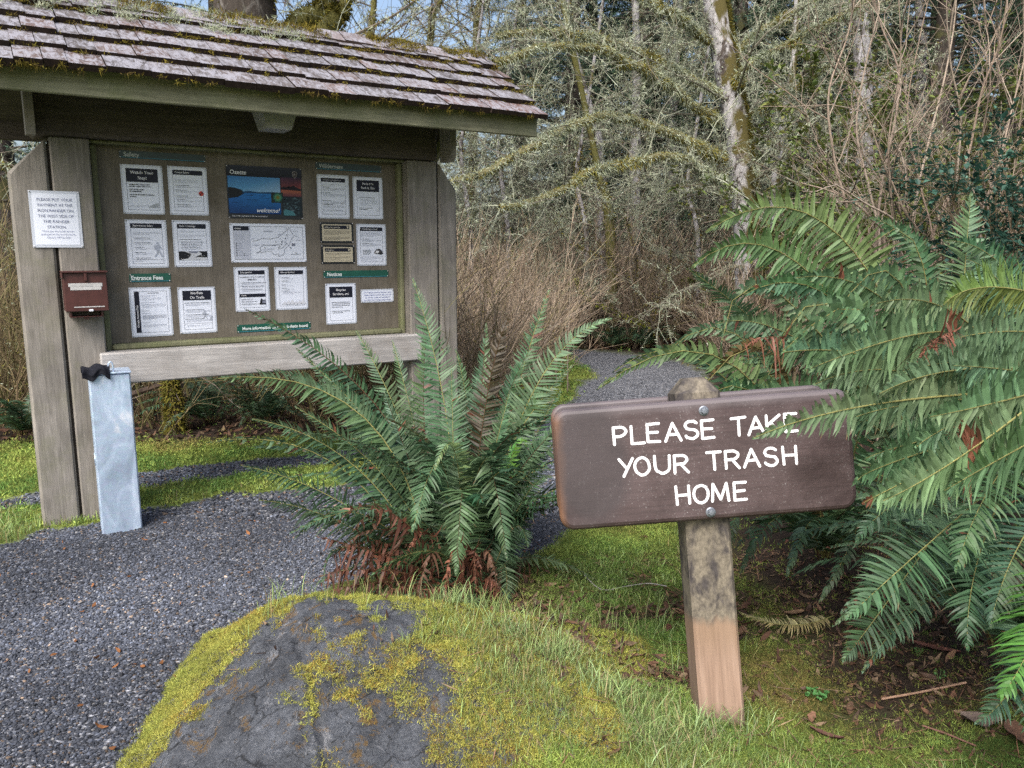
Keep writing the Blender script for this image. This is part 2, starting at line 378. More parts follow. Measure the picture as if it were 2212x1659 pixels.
# rock
m, nt, b = mk("dark_lichened_rock", .85, .25)
v = coord(nt); f = noise(nt, v, 6, 7, .65, .4); f2 = noise(nt, v, 28, 12, .85); f3 = noise(nt, v, 9, 7, .75, .8); f4 = noise(nt, v, 170, 6, .8); cr = voro(nt, mix(nt, .12, v, noise(nt, v, 12, 4, .6)), 9, 'DISTANCE_TO_EDGE')
col = ramp(nt, mix(nt, .45, f2, f4), [(.36, (.026, .028, .034)), (.48, (.09, .098, .112)), (.58, (.155, .166, .186)), (.68, (.30, .31, .33))])
col = mix(nt, 1.0, col, ramp(nt, f, [(.3, .55), (.7, 1.5)]), 'MULTIPLY')
col = mix(nt, ramp(nt, f3, [(.60, 0.), (.64, .75)]), col, (.27, .28, .30))
col = mix(nt, ramp(nt, noise(nt, v, 13, 8, .8, .5), [(.56, 0.), (.61, .8)]), col, (.19, .115, .035))
col = mix(nt, ramp(nt, cr, [(.0, .8), (.02, 0.)]), col, (.012, .012, .012))
nt.links.new(col, b.inputs["Base Color"]); bump(nt, b, mix(nt, .45, f2, f4), 1.0, .03); M['rock'] = m

# ground: masks in the colour attribute  R gravel, G litter, B dryness
m, nt, b = mk("moss_gravel_and_litter_ground", .9, .2)
v = coord(nt); sep = nt.nodes.new("ShaderNodeSeparateColor"); nt.links.new(attr(nt), sep.inputs[0])
f = noise(nt, v, 9, 6, .65); f2 = noise(nt, v, 60, 5, .7); big = noise(nt, v, 1.3, 4, .6); vc = voro(nt, v, 62, out="Color"); vd = voro(nt, v, 62)
moss = ramp(nt, mix(nt, .5, f, f2), [(.3, (.055, .065, .018)), (.5, (.13, .155, .03)), (.7, (.21, .24, .045))])
moss = mix(nt, ramp(nt, big, [(.42, 0.), (.62, .7)]), moss, (.07, .11, .018))
lit = ramp(nt, mix(nt, .5, f, f2), [(.3, (.012, .009, .007)), (.55, (.036, .025, .018)), (.75, (.08, .055, .036))])
vb = nt.nodes.new("ShaderNodeSeparateColor"); nt.links.new(vc, vb.inputs[0])
grv = ramp(nt, vb.outputs[0], [(0., (.07, .074, .088)), (.5, (.17, .178, .20)), (1., (.32, .33, .36))]); grv = mix(nt, 1.0, grv, ramp(nt, vd, [(.2, 1.15), (.75, .25)]), 'MULTIPLY')
col = mix(nt, sep.outputs[1], moss, lit); col = mix(nt, sep.outputs[0], col, grv); nt.links.new(col, b.inputs["Base Color"])
h = mix(nt, sep.outputs[0], f2, math_(nt, 'SUBTRACT', 1.0, vd)); bump(nt, b, h, .8, .012); M['ground'] = m

# ------------------------------------------------------------------ site description
def poly_px(L): return np.array([gp(*p)[:2] for p in L])
PG_MAIN = np.vstack([[(-7, .6)], poly_px([(-900, 1260), (-150, 1212), (0, 1176), (95, 1142), (185, 1132), (310, 1102), (420, 1085), (520, 1064), (640, 1056), (800, 1036), (960, 1000), (1080, 965), (1190, 890), (1258, 835), (1288, 803), (1238, 776), (1212, 757), (1240, 753.5), (1330, 758), (1440, 772), (1500, 790), (1540, 815), (1500, 860), (1400, 905), (1330, 1000), (1290, 1090), (1205, 1165), (1120, 1215), (900, 1228), (720, 1262), (640, 1330), (520, 1450), (340, 1659)]), [(-.75, 1.6), (-.75, .6)]])
PG_STRIP = poly_px([(-500, 1140), (-200, 1104), (40, 1075), (290, 1022), (420, 1007), (606, 987), (800, 968), (960, 950), (960, 965), (800, 988), (606, 1016), (420, 1036), (290, 1055), (40, 1092), (-200, 1124), (-500, 1170)])
def pdist(poly, X, Y):
    """signed distance, positive inside"""
    X = np.asarray(X, float); Y = np.asarray(Y, float); ins = np.zeros(X.shape, bool); d = np.full(X.shape, 1e9); n = len(poly)
    for i in range(n):
        x0, y0 = poly[i]; x1, y1 = poly[(i + 1) % n]; ex, ey = x1 - x0, y1 - y0; L = ex * ex + ey * ey + 1e-12
        t = np.clip(((X - x0) * ex + (Y - y0) * ey) / L, 0, 1); d = np.minimum(d, np.hypot(X - x0 - t * ex, Y - y0 - t * ey))
        c = ((y0 > Y) != (y1 > Y)) & (X < (ex) * (Y - y0) / (ey if abs(ey) > 1e-12 else 1e-12) + x0); ins ^= c
    return np.where(ins, d, -d)
def gravel_mask(X, Y):
    d = np.maximum(pdist(PG_MAIN, X, Y), pdist(PG_STRIP, X, Y)); w = .05 + .02 * np.maximum(Y - 3, 0)
    d = d + n2(X, Y, 5.0, 4) * w * 1.2; return sstep(-.5 * w, .5 * w, d)
def mound(X, Y):
    return .17 * np.exp(-((X - .1) / .42) ** 2 - ((Y - 2.22) / .36) ** 2) + .05 * np.exp(-((X + .15) / .5) ** 2 - ((Y - 3.2) / .3) ** 2)
def gz(X, Y):
    X = np.asarray(X, float); Y = np.asarray(Y, float)
    near = sstep(11, 5, Y)
    z = mound(X, Y) + n2(X, Y, 1.2, 3) * .012 + n2(X, Y, 6, 3, 4.) * .008 * near * (1 - sstep(-.1, .1, pdist(PG_MAIN, X, Y)))
    z = z + .10 * sstep(.9, 2.2, X) * sstep(5.5, 3.0, Y)
    r = np.hypot(X, Y); z = z + sstep(11, 40, r) * 1.2 - .015 * sstep(-.05, .1, pdist(PG_MAIN, X, Y)); return z
def litter_mask(X, Y):
    a = sstep(.74, 1.25, X + .35 * n2(X, Y, 1.6, 3, 2.)) * sstep(1.7, 2.5, Y + .3 * n2(X, Y, 2., 3, 6.))   # under the ferns
    a = np.maximum(a, sstep(.05, .30, n2(X, Y, 3.0, 4, 9.)) * .85 * sstep(-.1, .3, X) * sstep(4.6, 3.2, Y))
    a = np.maximum(a, np.exp(-((X + .2) / .55) ** 2 - ((Y - 3.25) / .3) ** 2))                           # round the fern's foot
    dip = np.exp(-((Y - (2.74 - .35 * (X - .2)) + .08 * n2(X, Y, 5, 3)) / .15) ** 2) * sstep(-.1, .1, X) * sstep(1.0, .7, X); a = np.maximum(a, .97 * dip); a = np.maximum(a, .95 * np.exp(-((Y - 3.12 + .06 * n2(X, Y, 6, 3)) / .09) ** 2) * sstep(.25, .4, X) * sstep(1.0, .8, X))
    far = sstep(-.2, .3, Y - (6.25 + .06 * X) + .3 * n2(X, Y, 1.2, 3, 5.)) * sstep(-.2, -1.3, X); a = np.maximum(a, far)
    a = np.maximum(a, sstep(12.2, 12.8, Y + .3 * n2(X, Y, 1.2, 3, 5.))); a = np.maximum(a, sstep(2.6, 3.4, X) * sstep(3, 4, Y)); return np.clip(a, 0, 1)

# ------------------------------------------------------------------ ground sheet
def axis_grid(lo, hi, steps):
    out = [lo]; 
    while out[-1] < hi:
        s = np.interp(out[-1], [a for a, _ in steps], [b for _, b in steps]); out.append(out[-1] + s)
    return np.array(out)
gxs = axis_grid(-120, 120, [(-120, 12), (-30, 2.5), (-8, .25), (-3.2, .05), (-1.2, .03), (1.8, .03), (3.5, .08), (8, .3), (30, 2.5), (120, 12)])
gys = axis_grid(-60, 220, [(-60, 12), (-5, 2), (.5, .12), (1.5, .03), (4.2, .03), (7.5, .06), (14, .12), (18, .5), (40, 3), (220, 25)])
GX, GY = np.meshgrid(gxs, gys); GZ = gz(GX, GY); ny, nx = GX.shape
gv = gravel_mask(GX, GY); lt = litter_mask(GX, GY) * (1 - gv)
mb = MB(); i = np.arange(ny - 1)[:, None] * nx + np.arange(nx - 1)[None]
mb.add(np.stack([GX, GY, GZ], -1).reshape(-1, 3), np.stack([i, i + 1, i + nx + 1, i + nx], -1).reshape(-1, 4), 0, np.stack([gv, lt, gv * 0], -1).reshape(-1, 3))
tag(mb.build("ground", M['ground'], smooth=True), kind="structure")

# ------------------------------------------------------------------ text as mesh
_tc = {}
def text_mesh(s, bold=0.0, shear=0.0):
    k = (s, bold, shear)
    if k not in _tc:
        cu = bpy.data.curves.new("text", 'FONT'); cu.body = s; cu.size = 1; cu.offset = bold; cu.shear = shear; cu.resolution_u = 3; cu.fill_mode = 'FRONT'
        ob = bpy.data.objects.new("text", cu); COL.objects.link(ob); bpy.context.view_layer.update()
        me = bpy.data.meshes.new_from_object(ob.evaluated_get(bpy.context.evaluated_depsgraph_get())); me.calc_loop_triangles()
        V = np.zeros(len(me.vertices) * 3, np.float32); me.vertices.foreach_get("co", V); F = np.zeros(len(me.loop_triangles) * 3, np.int32); me.loop_triangles.foreach_get("vertices", F)
        _tc[k] = (V.reshape(-1, 3), F.reshape(-1, 3)); bpy.data.objects.remove(ob); bpy.data.meshes.remove(me); bpy.data.curves.remove(cu)
    return _tc[k]

# ------------------------------------------------------------------ the information kiosk (local x along the board, -y towards the path, z up)
KO = Vector((-2.412, 4.308, 0)); KTH = RAD(32.5)
KM = Matrix.Translation(KO) @ Matrix.Rotation(KTH, 4, 'Z')
kiosk = empty("information_kiosk", KO, KTH)
tag(kiosk, "wooden trailhead information kiosk with a mossy shake roof, holding a board of notices", "kiosk")
def part(name, mats, parent, *boxes, bev=.006):
    mb = MB()
    for lo, hi in boxes: box(mb, lo, hi, bev)
    return mb.build(name, mats, parent)
for x0, x1 in ((0, .188), (2.046, 2.262)): part("post", M['post_wood'], kiosk, ((x0, 0, -.1), (x1, .2, 2.088)), bev=.008)
for x0, x1, s in ((-.196, -.014, 1), (2.276, 2.412, -1)):
    mb = MB(); o, n_ = (x0, x1) if s == 1 else (x1, x0)
    prism(mb, [(o, -.1), (n_, -.1), (n_, 2.075), (o, 1.895)] if s == 1 else [(n_, -.1), (o, -.1), (o, 1.905), (n_, 2.075)], .004, .196, bev=.012)
    mb.build("side_board", M['post_wood'], kiosk)
part("gap_shade_strip", M['dark_wood'], kiosk, ((-.0145, .04, .0), (-.0005, .16, 2.05)), bev=.001)  # dark strip added to stand in for the shade between post and side board
part("gap_shade_strip", M['dark_wood'], kiosk, ((2.2625, .04, 0), (2.2755, .16, 2.05)), bev=.001)  # same shade strip in the gap at the right post
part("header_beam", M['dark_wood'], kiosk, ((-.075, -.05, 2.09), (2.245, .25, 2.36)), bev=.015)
part("notice_panel", M['panel'], kiosk, ((.19, .135, .9), (2.045, .16, 2.16)), bev=.001)
for lo, hi in (((.189, .075, .93), (.226, .134, 2.071)), ((2.012, .075, .93), (2.045, .134, 2.071))): part("frame_moulding", M['trim_wood'], kiosk, (lo, hi), bev=.012)
part("frame_rail", M['trim_wood'], kiosk, ((.227, .06, .940), (2.011, .134, .975)), bev=.01)
part("frame_rail", M['trim_wood'], kiosk, ((.189, .04, 2.072), (2.045, .134, 2.089)), bev=.01)
part("bottom_beam", M['beam_wood'], kiosk, ((.150, -.045, .762), (2.11, .10, .940)), bev=.008)
# roof: two slopes of shakes over dark boarding
VF, VB, VR, ZF, ZB, ZR = -.55, .87, .13, 2.215, 2.150, 2.800
RU0, RU1 = -.46, 2.70
part("fascia_board", M['fascia_wood'], kiosk, ((RU0, VF, ZF), (RU1, VF + .035, ZF + .145)), bev=.004)
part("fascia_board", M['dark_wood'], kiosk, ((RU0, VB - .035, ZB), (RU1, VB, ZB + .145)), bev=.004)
mb = MB()
for (y0, z0) in ((VF + .036, ZF + .125), (VB - .036, ZB + .125)):
    t = .02; V = [];
    for x in (RU0 + .01, RU1 - .01): V += [(x, y0, z0), (x, y0, z0 - t), (x, VR, ZR - .07), (x, VR, ZR - .07 - t)]
    mb.add(V, [[0, 4, 6, 2], [1, 3, 7, 5], [0, 1, 5, 4], [2, 6, 7, 3], [0, 2, 3, 1], [4, 5, 7, 6]])
mb.build("roof_boarding", M['dark_wood'], kiosk)
for x in (RU0 + .015, .35, 1.13, 1.9, RU1 - .055):
    mb = MB()
    for (y0, z0) in ((VF + .037, ZF + .10), (VB - .037, ZB + .10)):
        P = [(y0, z0), (y0, z0 - .085), (VR, ZR - .19), (VR, ZR - .095)]
        V = [(x, a, b_) for a, b_ in P] + [(x + .04, a, b_) for a, b_ in P]
        mb.add(V, [[0, 1, 2, 3], [7, 6, 5, 4], [0, 4, 5, 1], [1, 5, 6, 2], [2, 6, 7, 3], [3, 7, 4, 0]])
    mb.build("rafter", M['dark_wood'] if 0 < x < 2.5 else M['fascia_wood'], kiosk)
mb = MB()
prism(mb, [(RU1 - .1, ZB + .02), (RU1 - .1, ZB + .02)] if False else [(-.1, 2.30), (2.27, 2.30), (2.27, 2.66), (-.1, 2.66)], .11, .15); mb.build("gable_panel", M['dark_wood'], kiosk)
for x in (-.105, 2.26):
    mb = MB(); V = [(0, -.20, 2.28), (0, -.20, 2.11), (0, -.17, 2.07), (0, -.05, 2.075), (0, -.05, 2.30)]
    n_ = len(V); A = [(x, y, z) for _, y, z in V] + [(x + .042, y, z) for _, y, z in V]
    mb.add(A, [[i, (i + 1) % n_, (i + 1) % n_ + n_, i + n_] for i in range(n_)]); mb.add(A, [[0, 4, 3], [0, 3, 2], [0, 2, 1], [5, 8, 9], [5, 7, 8], [5, 6, 7]])
    mb.build("bracket", M['post_wood'], kiosk)
# lamp under the eave
mb = MB(); z1, z0 = 2.300, 2.165
V = [(1.00, -.38, z1), (1.215, -.38, z1), (1.215, -.16, z1), (1.00, -.16, z1), (1.035, -.35, z0), (1.175, -.35, z0), (1.175, -.19, z0), (1.035, -.19, z0)]
mb.add(V, [[0, 4, 5, 1], [1, 5, 6, 2], [2, 6, 7, 3], [3, 7, 4, 0], [4, 7, 6, 5], [0, 1, 2, 3]]); mb.build("eave_lamp", M['rubber_grey'], kiosk)
# shakes
mb = MB(); butts = []
def slope(y0, z0, side):
    L = math.hypot(VR - y0, ZR - z0); dy, dz = (VR - y0) / L, (ZR - z0) / L; ncourse = 5; ex = L / ncourse
    for c in range(ncourse):
        x = RU0 - .02 - rng.uniform(0, .08)
        while x < RU1 + .01:
            w = rng.uniform(.085, .20); x1 = min(x + w, RU1 + .02 + rng.uniform(-.01, .01)); x1 = max(x1, x + .04); x0 = max(x, RU0 - .02)
            if x1 - x0 > .03:
                s0 = c * ex + rng.normal() * .007; s1 = s0 + ex * 1.55; s1 = min(s1, L + .01); th = rng.uniform(.027, .038); k = rng.normal() * .003
                lift0 = .048 + k; lift1 = .010 + k
                pts = []
                for s, lf, tt in ((s0, lift0, th), (s1, lift1 if c < ncourse - 1 else lift0 - .03, .006)):
                    for xx in (x0 + .0015, x1 - .0015):
                        for l in (lf - tt, lf):
                            jx = rng.normal() * .0015
                            pts.append((xx + jx, y0 + dy * s - dz * l * (1 if side > 0 else 1), z0 + dz * s + abs(dy) * l) if side > 0 else (xx + jx, y0 + dy * s + dz * l, z0 + dz * s + abs(dy) * l))
                V = np.array(pts); b0 = rng.uniform(.75, 1.2); warm = rng.uniform(0, 1) ** 2
                col = np.array([.088, .080, .080]) * b0 * (1 - warm) + np.array([.120, .078, .066]) * b0 * warm
                if c == 0 and x > 1.9: col = col * .6 + np.array([.17, .09, .075]) * .4
                mb.add(V, [[1, 3, 7, 5]], 0, col); mb.add(V, [[0, 2, 3, 1], [4, 6, 2, 0], [1, 5, 4, 0], [2, 6, 7, 3]], 1, (1, 1, 1))
                if side > 0: butts.append((x0, x1, V[0], V[2]))
            x += w
slope(VF - .07, ZF + .085, 1); slope(VB + .07, ZB + .085, -1)
# ridge cap shakes
x = RU0
while x < RU1 - .02:
    w = rng.uniform(.13, .2)
    for sg in (-1, 1):
        k = rng.normal() * .004; V = [(x, VR, ZR + .055 + k), (min(x + w, RU1 + .01), VR, ZR + .05 + k), (min(x + w, RU1 + .01), VR + sg * .12, ZR - .028 + k), (x, VR + sg * .12, ZR - .023 + k)]
        V = V + [(a, b_, c - .018) for a, b_, c in V]; col = np.array([.165, .14, .14]) * rng.uniform(.75, 1.2)
        mb.add(V, [[0, 1, 2, 3]] if sg < 0 else [[3, 2, 1, 0]], 0, col); mb.add(V, [[3, 2, 6, 7], [0, 3, 7, 4], [1, 5, 6, 2]], 1)
    x += w - .006
mb.build("shake_roof", [M['shake'], M['shake_butt']], kiosk)
# moss on the roof: hung along the butts, thick towards the ridge
MOSS_T = np.array([[.16, .13, .025], [.12, .105, .02], [.20, .16, .03], [.10, .075, .025]]); LICH_T = np.array([[.34, .38, .26], [.27, .31, .20], [.40, .43, .32]])
def tufts(mb, P, count, size, width, up=(0, 0, 1), spread=.8, tints=MOSS_T, rad=.02, mat=0, g=rng):
    """P (N,3) tuft centres, count blades per tuft"""
    N = len(P); o = g.normal(size=(N, count, 3)) * rad; o[..., 2] = np.abs(o[..., 2]) * .5; p = (P[:, None] + o).reshape(-1, 3)
    d = nrm(np.asarray(up) + spread * g.normal(size=p.shape)); L = g.uniform(*size, len(p))[:, None]; w = nrm(np.cross(d, g.normal(size=p.shape))) * g.uniform(*width, len(p))[:, None]
    V = np.stack([p - w, p + w, p + d * L], 1)
    tt = np.asarray(tints); tn = tt if len(tt) == N and N > 12 else tt[g.integers(0, len(tt), N)]
    tn = np.repeat(tn, count, 0) * g.uniform(.7, 1.3, (N * count, 1)); mb.add(V.reshape(-1, 3), np.arange(len(p) * 3).reshape(-1, 3), mat, np.repeat(tn, 3, 0))
mb = MB(); pts = []
for (x0, x1, a, b_) in butts:
    h = (a[2] - ZF) / (ZR - ZF); xm = (x0 + x1) / 2; pr = .22 + 1.1 * max(h - .25, 0) + .25 * max(xm - .3, 0) * h
    nn = n2(np.array([xm]), np.array([a[2] * 3]), 2.3, 3)[0]
    k = rng.poisson(max(0, 9 * (pr + nn * 1.1)) + (1 if h < .25 else 0))
    for _ in range(k): t = rng.uniform(); pts.append(a * (1 - t) + b_ * t + np.array([0, -.004 + rng.normal() * .012, rng.normal() * .006]))
pts = np.array(pts); tufts(mb, pts, 16, (.010, .03), (.0015, .003), (0, -.5, .1), .9, rad=.011)
low = pts[pts[:, 2] < ZF + .14]; tufts(mb, low, 8, (.015, .045), (.0015, .003), (0, -.3, -1), .45, MOSS_T * .55, rad=.008)
xr = rng.uniform(RU0, RU1, 600); dn = n2(xr, xr * 0, 2.5, 3, 3.) ; xr = xr[dn > -.12]
rp = np.c_[xr, VR - np.abs(rng.normal(size=len(xr))) * .07, 0 * xr]; rp[:, 2] = ZR + .045 - np.abs(rp[:, 1] - VR) * .62
tufts(mb, rp, 16, (.012, .045), (.0015, .0035), (0, -.2, .9), .8, rad=.016)
xl = rng.uniform(RU0, 1.35, 120); lp = np.c_[xl, VR - rng.uniform(0, .25, 120), 0 * xl]; lp[:, 2] = ZR + .05 - (VR - lp[:, 1]) * .68
tufts(mb, lp, 26, (.02, .06), (.001, .0022), (0, -.2, .8), 1.0, LICH_T, rad=.02)
mb.build("roof_moss", M['moss'], kiosk)

# ------------------------------------------------------------------ printed notices on the board
PY = .133                                                                    # just in front of the panel face
BLK = s2l(28, 28, 34); GRY = s2l(120, 124, 140); WHT = (.75, .76, .79); NAVY = s2l(24, 26, 40)
class Page:
    def __init__(s, u0, u1, z0, z1): s.o = (u0, z0); s.w = u1 - u0; s.h = z1 - z0; s.mb = MB(); s.ly = 1
    def poly(s, P, col, layer=1):
        P = np.array(P, float); n = len(P); V = np.c_[P[:, 0], np.full(n, -.0022 - .0007 * layer), P[:, 1]]; c = np.array(col)
        if n == 4: s.mb.add(V, [[0, 1, 2, 3]], 0, c)
        else: s.mb.add(V, [[0, i, i + 1] for i in range(1, n - 1)], 0, c)
    def rect(s, x0, y0, x1, y1, col, layer=1): s.poly([(x0, y0), (x1, y0), (x1, y1), (x0, y1)], col, layer)
    def frame(s, x0, y0, x1, y1, t, col, layer=1):
        s.rect(x0, y0, x1, y0 + t, col, layer); s.rect(x0, y1 - t, x1, y1, col, layer); s.rect(x0, y0 + t, x0 + t, y1 - t, col, layer); s.rect(x1 - t, y0 + t, x1, y1 - t, col, layer)
    def text(s, t, x, y, size, col=BLK, align='l', layer=2, bold=.012, shear=0., maxw=None, rot=False):
        V, F = text_mesh(t, bold, shear); w = V[:, 0].max() * size; sx = size
        if maxw and w > maxw: sx = size * maxw / w; w = maxw
        ox = x - (w / 2 if align == 'c' else w if align == 'r' else 0)
        Q = np.c_[V[:, 0] * sx + ox, np.full(len(V), -.0022 - .0007 * layer), V[:, 1] * size + y]
        if rot: Q = np.c_[x - V[:, 1] * size, np.full(len(V), -.0022 - .0007 * layer), y + V[:, 0] * sx]
        s.mb.add(Q, F, 0, col)
    def lines(s, x0, x1, y, n, lh, th=.0012, col=GRY, seed=0, last=.6):
        g = np.random.default_rng(seed + int(y * 1000))
        for i in range(n):
            x = x0; e = x1 if i < n - 1 else x0 + (x1 - x0) * last; yy = y - i * lh
            while x < e - .002:
                w = min(g.uniform(.004, .016), e - x); s.rect(x, yy, x + w, yy + th * g.uniform(.8, 1.1), col, 2); x += w + .0016
    def stroke(s, pts, w, col, layer=2):
        P = np.array(pts, float)
        for a, b_ in zip(P[:-1], P[1:]):
            d = b_ - a; n_ = np.array([-d[1], d[0]]) / (np.hypot(*d) + 1e-9) * w / 2; s.poly([a - n_, b_ - n_, b_ + n_, a + n_], col, layer)
_pin = None
def finish(pg, name, label, cat, group=None, base='laminate', paper=.009, pins=True, thick=.0016, y=PY, lamname="laminate_sheet"):
    global _pin
    u0, z0 = pg.o; mb = MB()
    # slightly buckled sheet
    nx_, nz_ = 9, 9; X, Z = np.meshgrid(np.linspace(0, pg.w, nx_), np.linspace(0, pg.h, nz_)); 
    V = np.stack([X, X * 0, Z], -1).reshape(-1, 3); i = np.arange(nz_ - 1)[:, None] * nx_ + np.arange(nx_ - 1)[None]
    Vb = V + np.array([0, .0016, 0]); V = V + np.array([0, -.0002, 0]); k = len(V)
    F = np.stack([i, i + 1, i + nx_ + 1, i + nx_], -1).reshape(-1, 4); mb.add(np.vstack([V, Vb]), np.vstack([F, F[:, ::-1] + k]))
    root = mb.build(name, M[base]); root.matrix_world = KM @ Matrix.Translation((u0, y, z0)); tag(root, label, cat, group)
    if paper is not None:
        p = MB(); a = paper; p.add([(a, -.0012, a), (pg.w - a, -.0012, a), (pg.w - a, -.0012, pg.h - a), (a, -.0012, pg.h - a)], [[0, 1, 2, 3]]); p.build("paper_sheet", M['paper'], root)
    pg.mb.build("printing", M['ink'], root)
    if pins:
        for q, (a, b_) in enumerate(((.006, .006), (pg.w - .006, .006), (.006, pg.h - .006), (pg.w - .006, pg.h - .006))):
            if _pin is None:
                c = MB(); ang = np.arange(8) / 8 * 2 * math.pi; R_ = np.array([[.0042, -.003], [.0036, -.0056], [.0015, -.0068]])
                Vp = np.concatenate([np.c_[np.cos(ang) * r, np.full(8, yy), np.sin(ang) * r] for r, yy in R_]); j = np.arange(8); jn = (j + 1) % 8
                c.add(Vp, np.concatenate([np.c_[r * 8 + j, r * 8 + jn, (r + 1) * 8 + jn, (r + 1) * 8 + j] for r in range(2)])); c.add(Vp[16:], [[0, 7, 6, 5], [0, 5, 4, 3], [0, 3, 2, 1]])
                o = c.build("push_pin", M['pin'], root); _pin = o
            else: o = _pin.copy(); COL.objects.link(o); o.parent = root
            o.location = (a, 0, b_)
    return root
GN = "notices pinned to the kiosk board"; GH = "heading strips on the kiosk board"
def heading(u0, u1, z0, z1, t, label, dark=False, size=.034, bold=.03, align='l', x=None, arrow=False):
    p = Page(u0, u1, z0, z1); p.text(t, x or .022, p.h * .5 - size * .33, size, (.62, .68, .68) if not dark else (.36, .40, .41), align, bold=bold, maxw=p.w - .05)
    p.rect(0.002, .004, p.w - .002, .0065, (.05, .22, .32), 1)
    if arrow:
        p.rect(p.w - .058, p.h * .5 - .0015, p.w - .03, p.h * .5 + .002, WHT, 2); p.poly([(p.w - .033, p.h * .5 - .008), (p.w - .018, p.h * .5), (p.w - .033, p.h * .5 + .008)], WHT, 2)
    finish(p, "heading_strip", label, "sign", GH, base='darkgreen_sign' if dark else 'green_sign', paper=None)
heading(.344, .805, 2.010, 2.052, "Safety", "dark green strip headed Safety at the upper left of the notice board", True)
heading(1.470, 1.917, 2.006, 2.052, "Wilderness", "dark green strip headed Wilderness at the upper right of the notice board", True)
heading(.348, .569, 1.319, 1.368, "Entrance Fees", "short green strip headed Entrance Fees below the hiking notices", x=.008, size=.034)
heading(1.495, 1.950, 1.323, 1.369, "Notices", "green strip headed Notices above the bicycles sheet", size=.032)
heading(.932, 1.397, .997, 1.045, "More information on other bulletin board", "green strip reading More information with an arrow, lowest on the board", size=.026, x=.03, arrow=True)
def bullets(p, x0, x1, ys, seed, hl=.55, n=2, lh=.0045, bold=True):
    for k, y in enumerate(ys):
        g = np.random.default_rng(seed + k); p.rect(x0 - .006, y, x0 - .0035, y + .002, BLK, 2)
        p.lines(x0, x0 + (x1 - x0) * hl * g.uniform(.6, 1.15), y, 1, .005, .0022, BLK, seed + k, 1.0)
        if n: p.lines(x0 + .002, x1, y - .0065, n, lh, .001, GRY, seed * 3 + k)
def std(u0, u1, z0, z1, heads, label, hh=.030, hsize=.017, body=None, hcol=(.72, .73, .76), serif_bold=.008, m=.026):
    p = Page(u0, u1, z0, z1); w, h = p.w, p.h
    p.frame(m, m * .9, w - m, h - m * .8, .0011, NAVY); p.rect(m, h - m * .8 - hh, w - m, h - m * .8, NAVY, 2)
    for k, t in enumerate(heads): p.text(t, w / 2 if len(heads) > 1 or hh > .04 else m + .012, h - m * .8 - hh + (hh - hsize * 1.25 * len(heads)) / 2 + hsize * (.32 + 1.25 * (len(heads) - 1 - k)), hsize, hcol, 'c' if len(heads) > 1 or hh > .04 else 'l', 3, serif_bold, maxw=w - 2 * m - .012)
    if body: body(p, m, w, h)
    finish(p, "laminated_notice", label, "notice", GN); return p
def b_watch(p, m, w, h):
    for k, (t, n) in enumerate((("BOARDWALK TRAIL IS VERY", 0), ("SLIPPERY WHEN WET OR ICY.", 0), ("SOFT-SOLED SHOES", 1), ("RECOMMENDED.", 1), ("WATCH FOR LOOSE OR UNEVEN", 2), ("BOARDS.", 2))): p.text(t, m + .012, h - .112 - k * .0105 - n * .007, .0085, BLK, bold=.03, maxw=w - 2 * m - .02)
    for k in range(5): p.poly([(w - .09 + k * .012, .036), (w - .075 + k * .012, .036), (w - .05 + k * .006, .058 + k * .003), (w - .062 + k * .006, .056)], (.42, .45, .50), 2)
    p.lines(m + .01, w - m - .05, .046, 2, .006, .001, GRY, 3)
std(.345, .563, 1.704, 1.977, ["Watch Your", "Step!"], "Watch Your Step! sheet with a tall black heading, pinned at upper left", .074, .024, b_watch)
def b_coast(p, m, w, h):
    p.lines(m + .008, w - m - .03, h - .075, 4, .006, .001, GRY, 1); bullets(p, m + .014, w - m - .012, [h - .108, h - .135, h - .168, h - .188, h - .217], 5, .5, 2)
    a = np.linspace(0, 2 * math.pi, 17)[:-1]; c = np.array([w - m - .012, h - .15]); p.poly(np.c_[c[0] + .014 * np.cos(a), c[1] + .014 * np.sin(a)], (.48, .06, .045), 2); p.poly([c, c + (.012, .002), c + (.004, .012)], BLK, 3); p.poly([c, c - (.012, .002), c - (.004, .012)], BLK, 3)
    p.lines(m + .005, w - m - .005, .045, 1, .005, .001, GRY, 2)
std(.591, .807, 1.704, 1.980, ["Coastal Safety"], "Coastal Safety sheet with a round red mark, right of the Watch Your Step sheet", .026, .014, b_coast)
def hiker(p, cx, cy, s, col=(.40, .44, .53)):
    a = np.linspace(0, 2 * math.pi, 11)[:-1]; p.poly(np.c_[cx + .09 * s * np.cos(a), cy + .92 * s + .09 * s * np.sin(a)], col, 2)
    p.poly([(cx - .13 * s, cy + .45 * s), (cx + .09 * s, cy + .42 * s), (cx + .11 * s, cy + .8 * s), (cx - .1 * s, cy + .8 * s)], col, 2); p.poly([(cx - .25 * s, cy + .5 * s), (cx - .13 * s, cy + .48 * s), (cx - .12 * s, cy + .8 * s), (cx - .24 * s, cy + .76 * s)], col, 2)
    p.stroke([(cx - .05 * s, cy + .45 * s), (cx - .02 * s, cy + .25 * s), (cx - .22 * s, cy + .02 * s)], .1 * s, col); p.stroke([(cx + .04 * s, cy + .45 * s), (cx + .14 * s, cy + .24 * s), (cx + .24 * s, cy)], .1 * s, col); p.stroke([(cx + .08 * s, cy + .75 * s), (cx + .24 * s, cy + .52 * s)], .07 * s, col)
def b_back(p, m, w, h):
    p.lines(m + .012, w - m - .012, h - .072, 3, .0062, .001, GRY, 8); bullets(p, m + .016, w - m - .055, [h - .104, h - .131, h - .157, h - .186, h - .217], 9, .8, 2); hiker(p, w - m - .028, .062, .085); p.rect(m, .046, w - m, .047, NAVY); p.lines(m + .01, m + .09, .036, 1, .005, .001, GRY, 4)
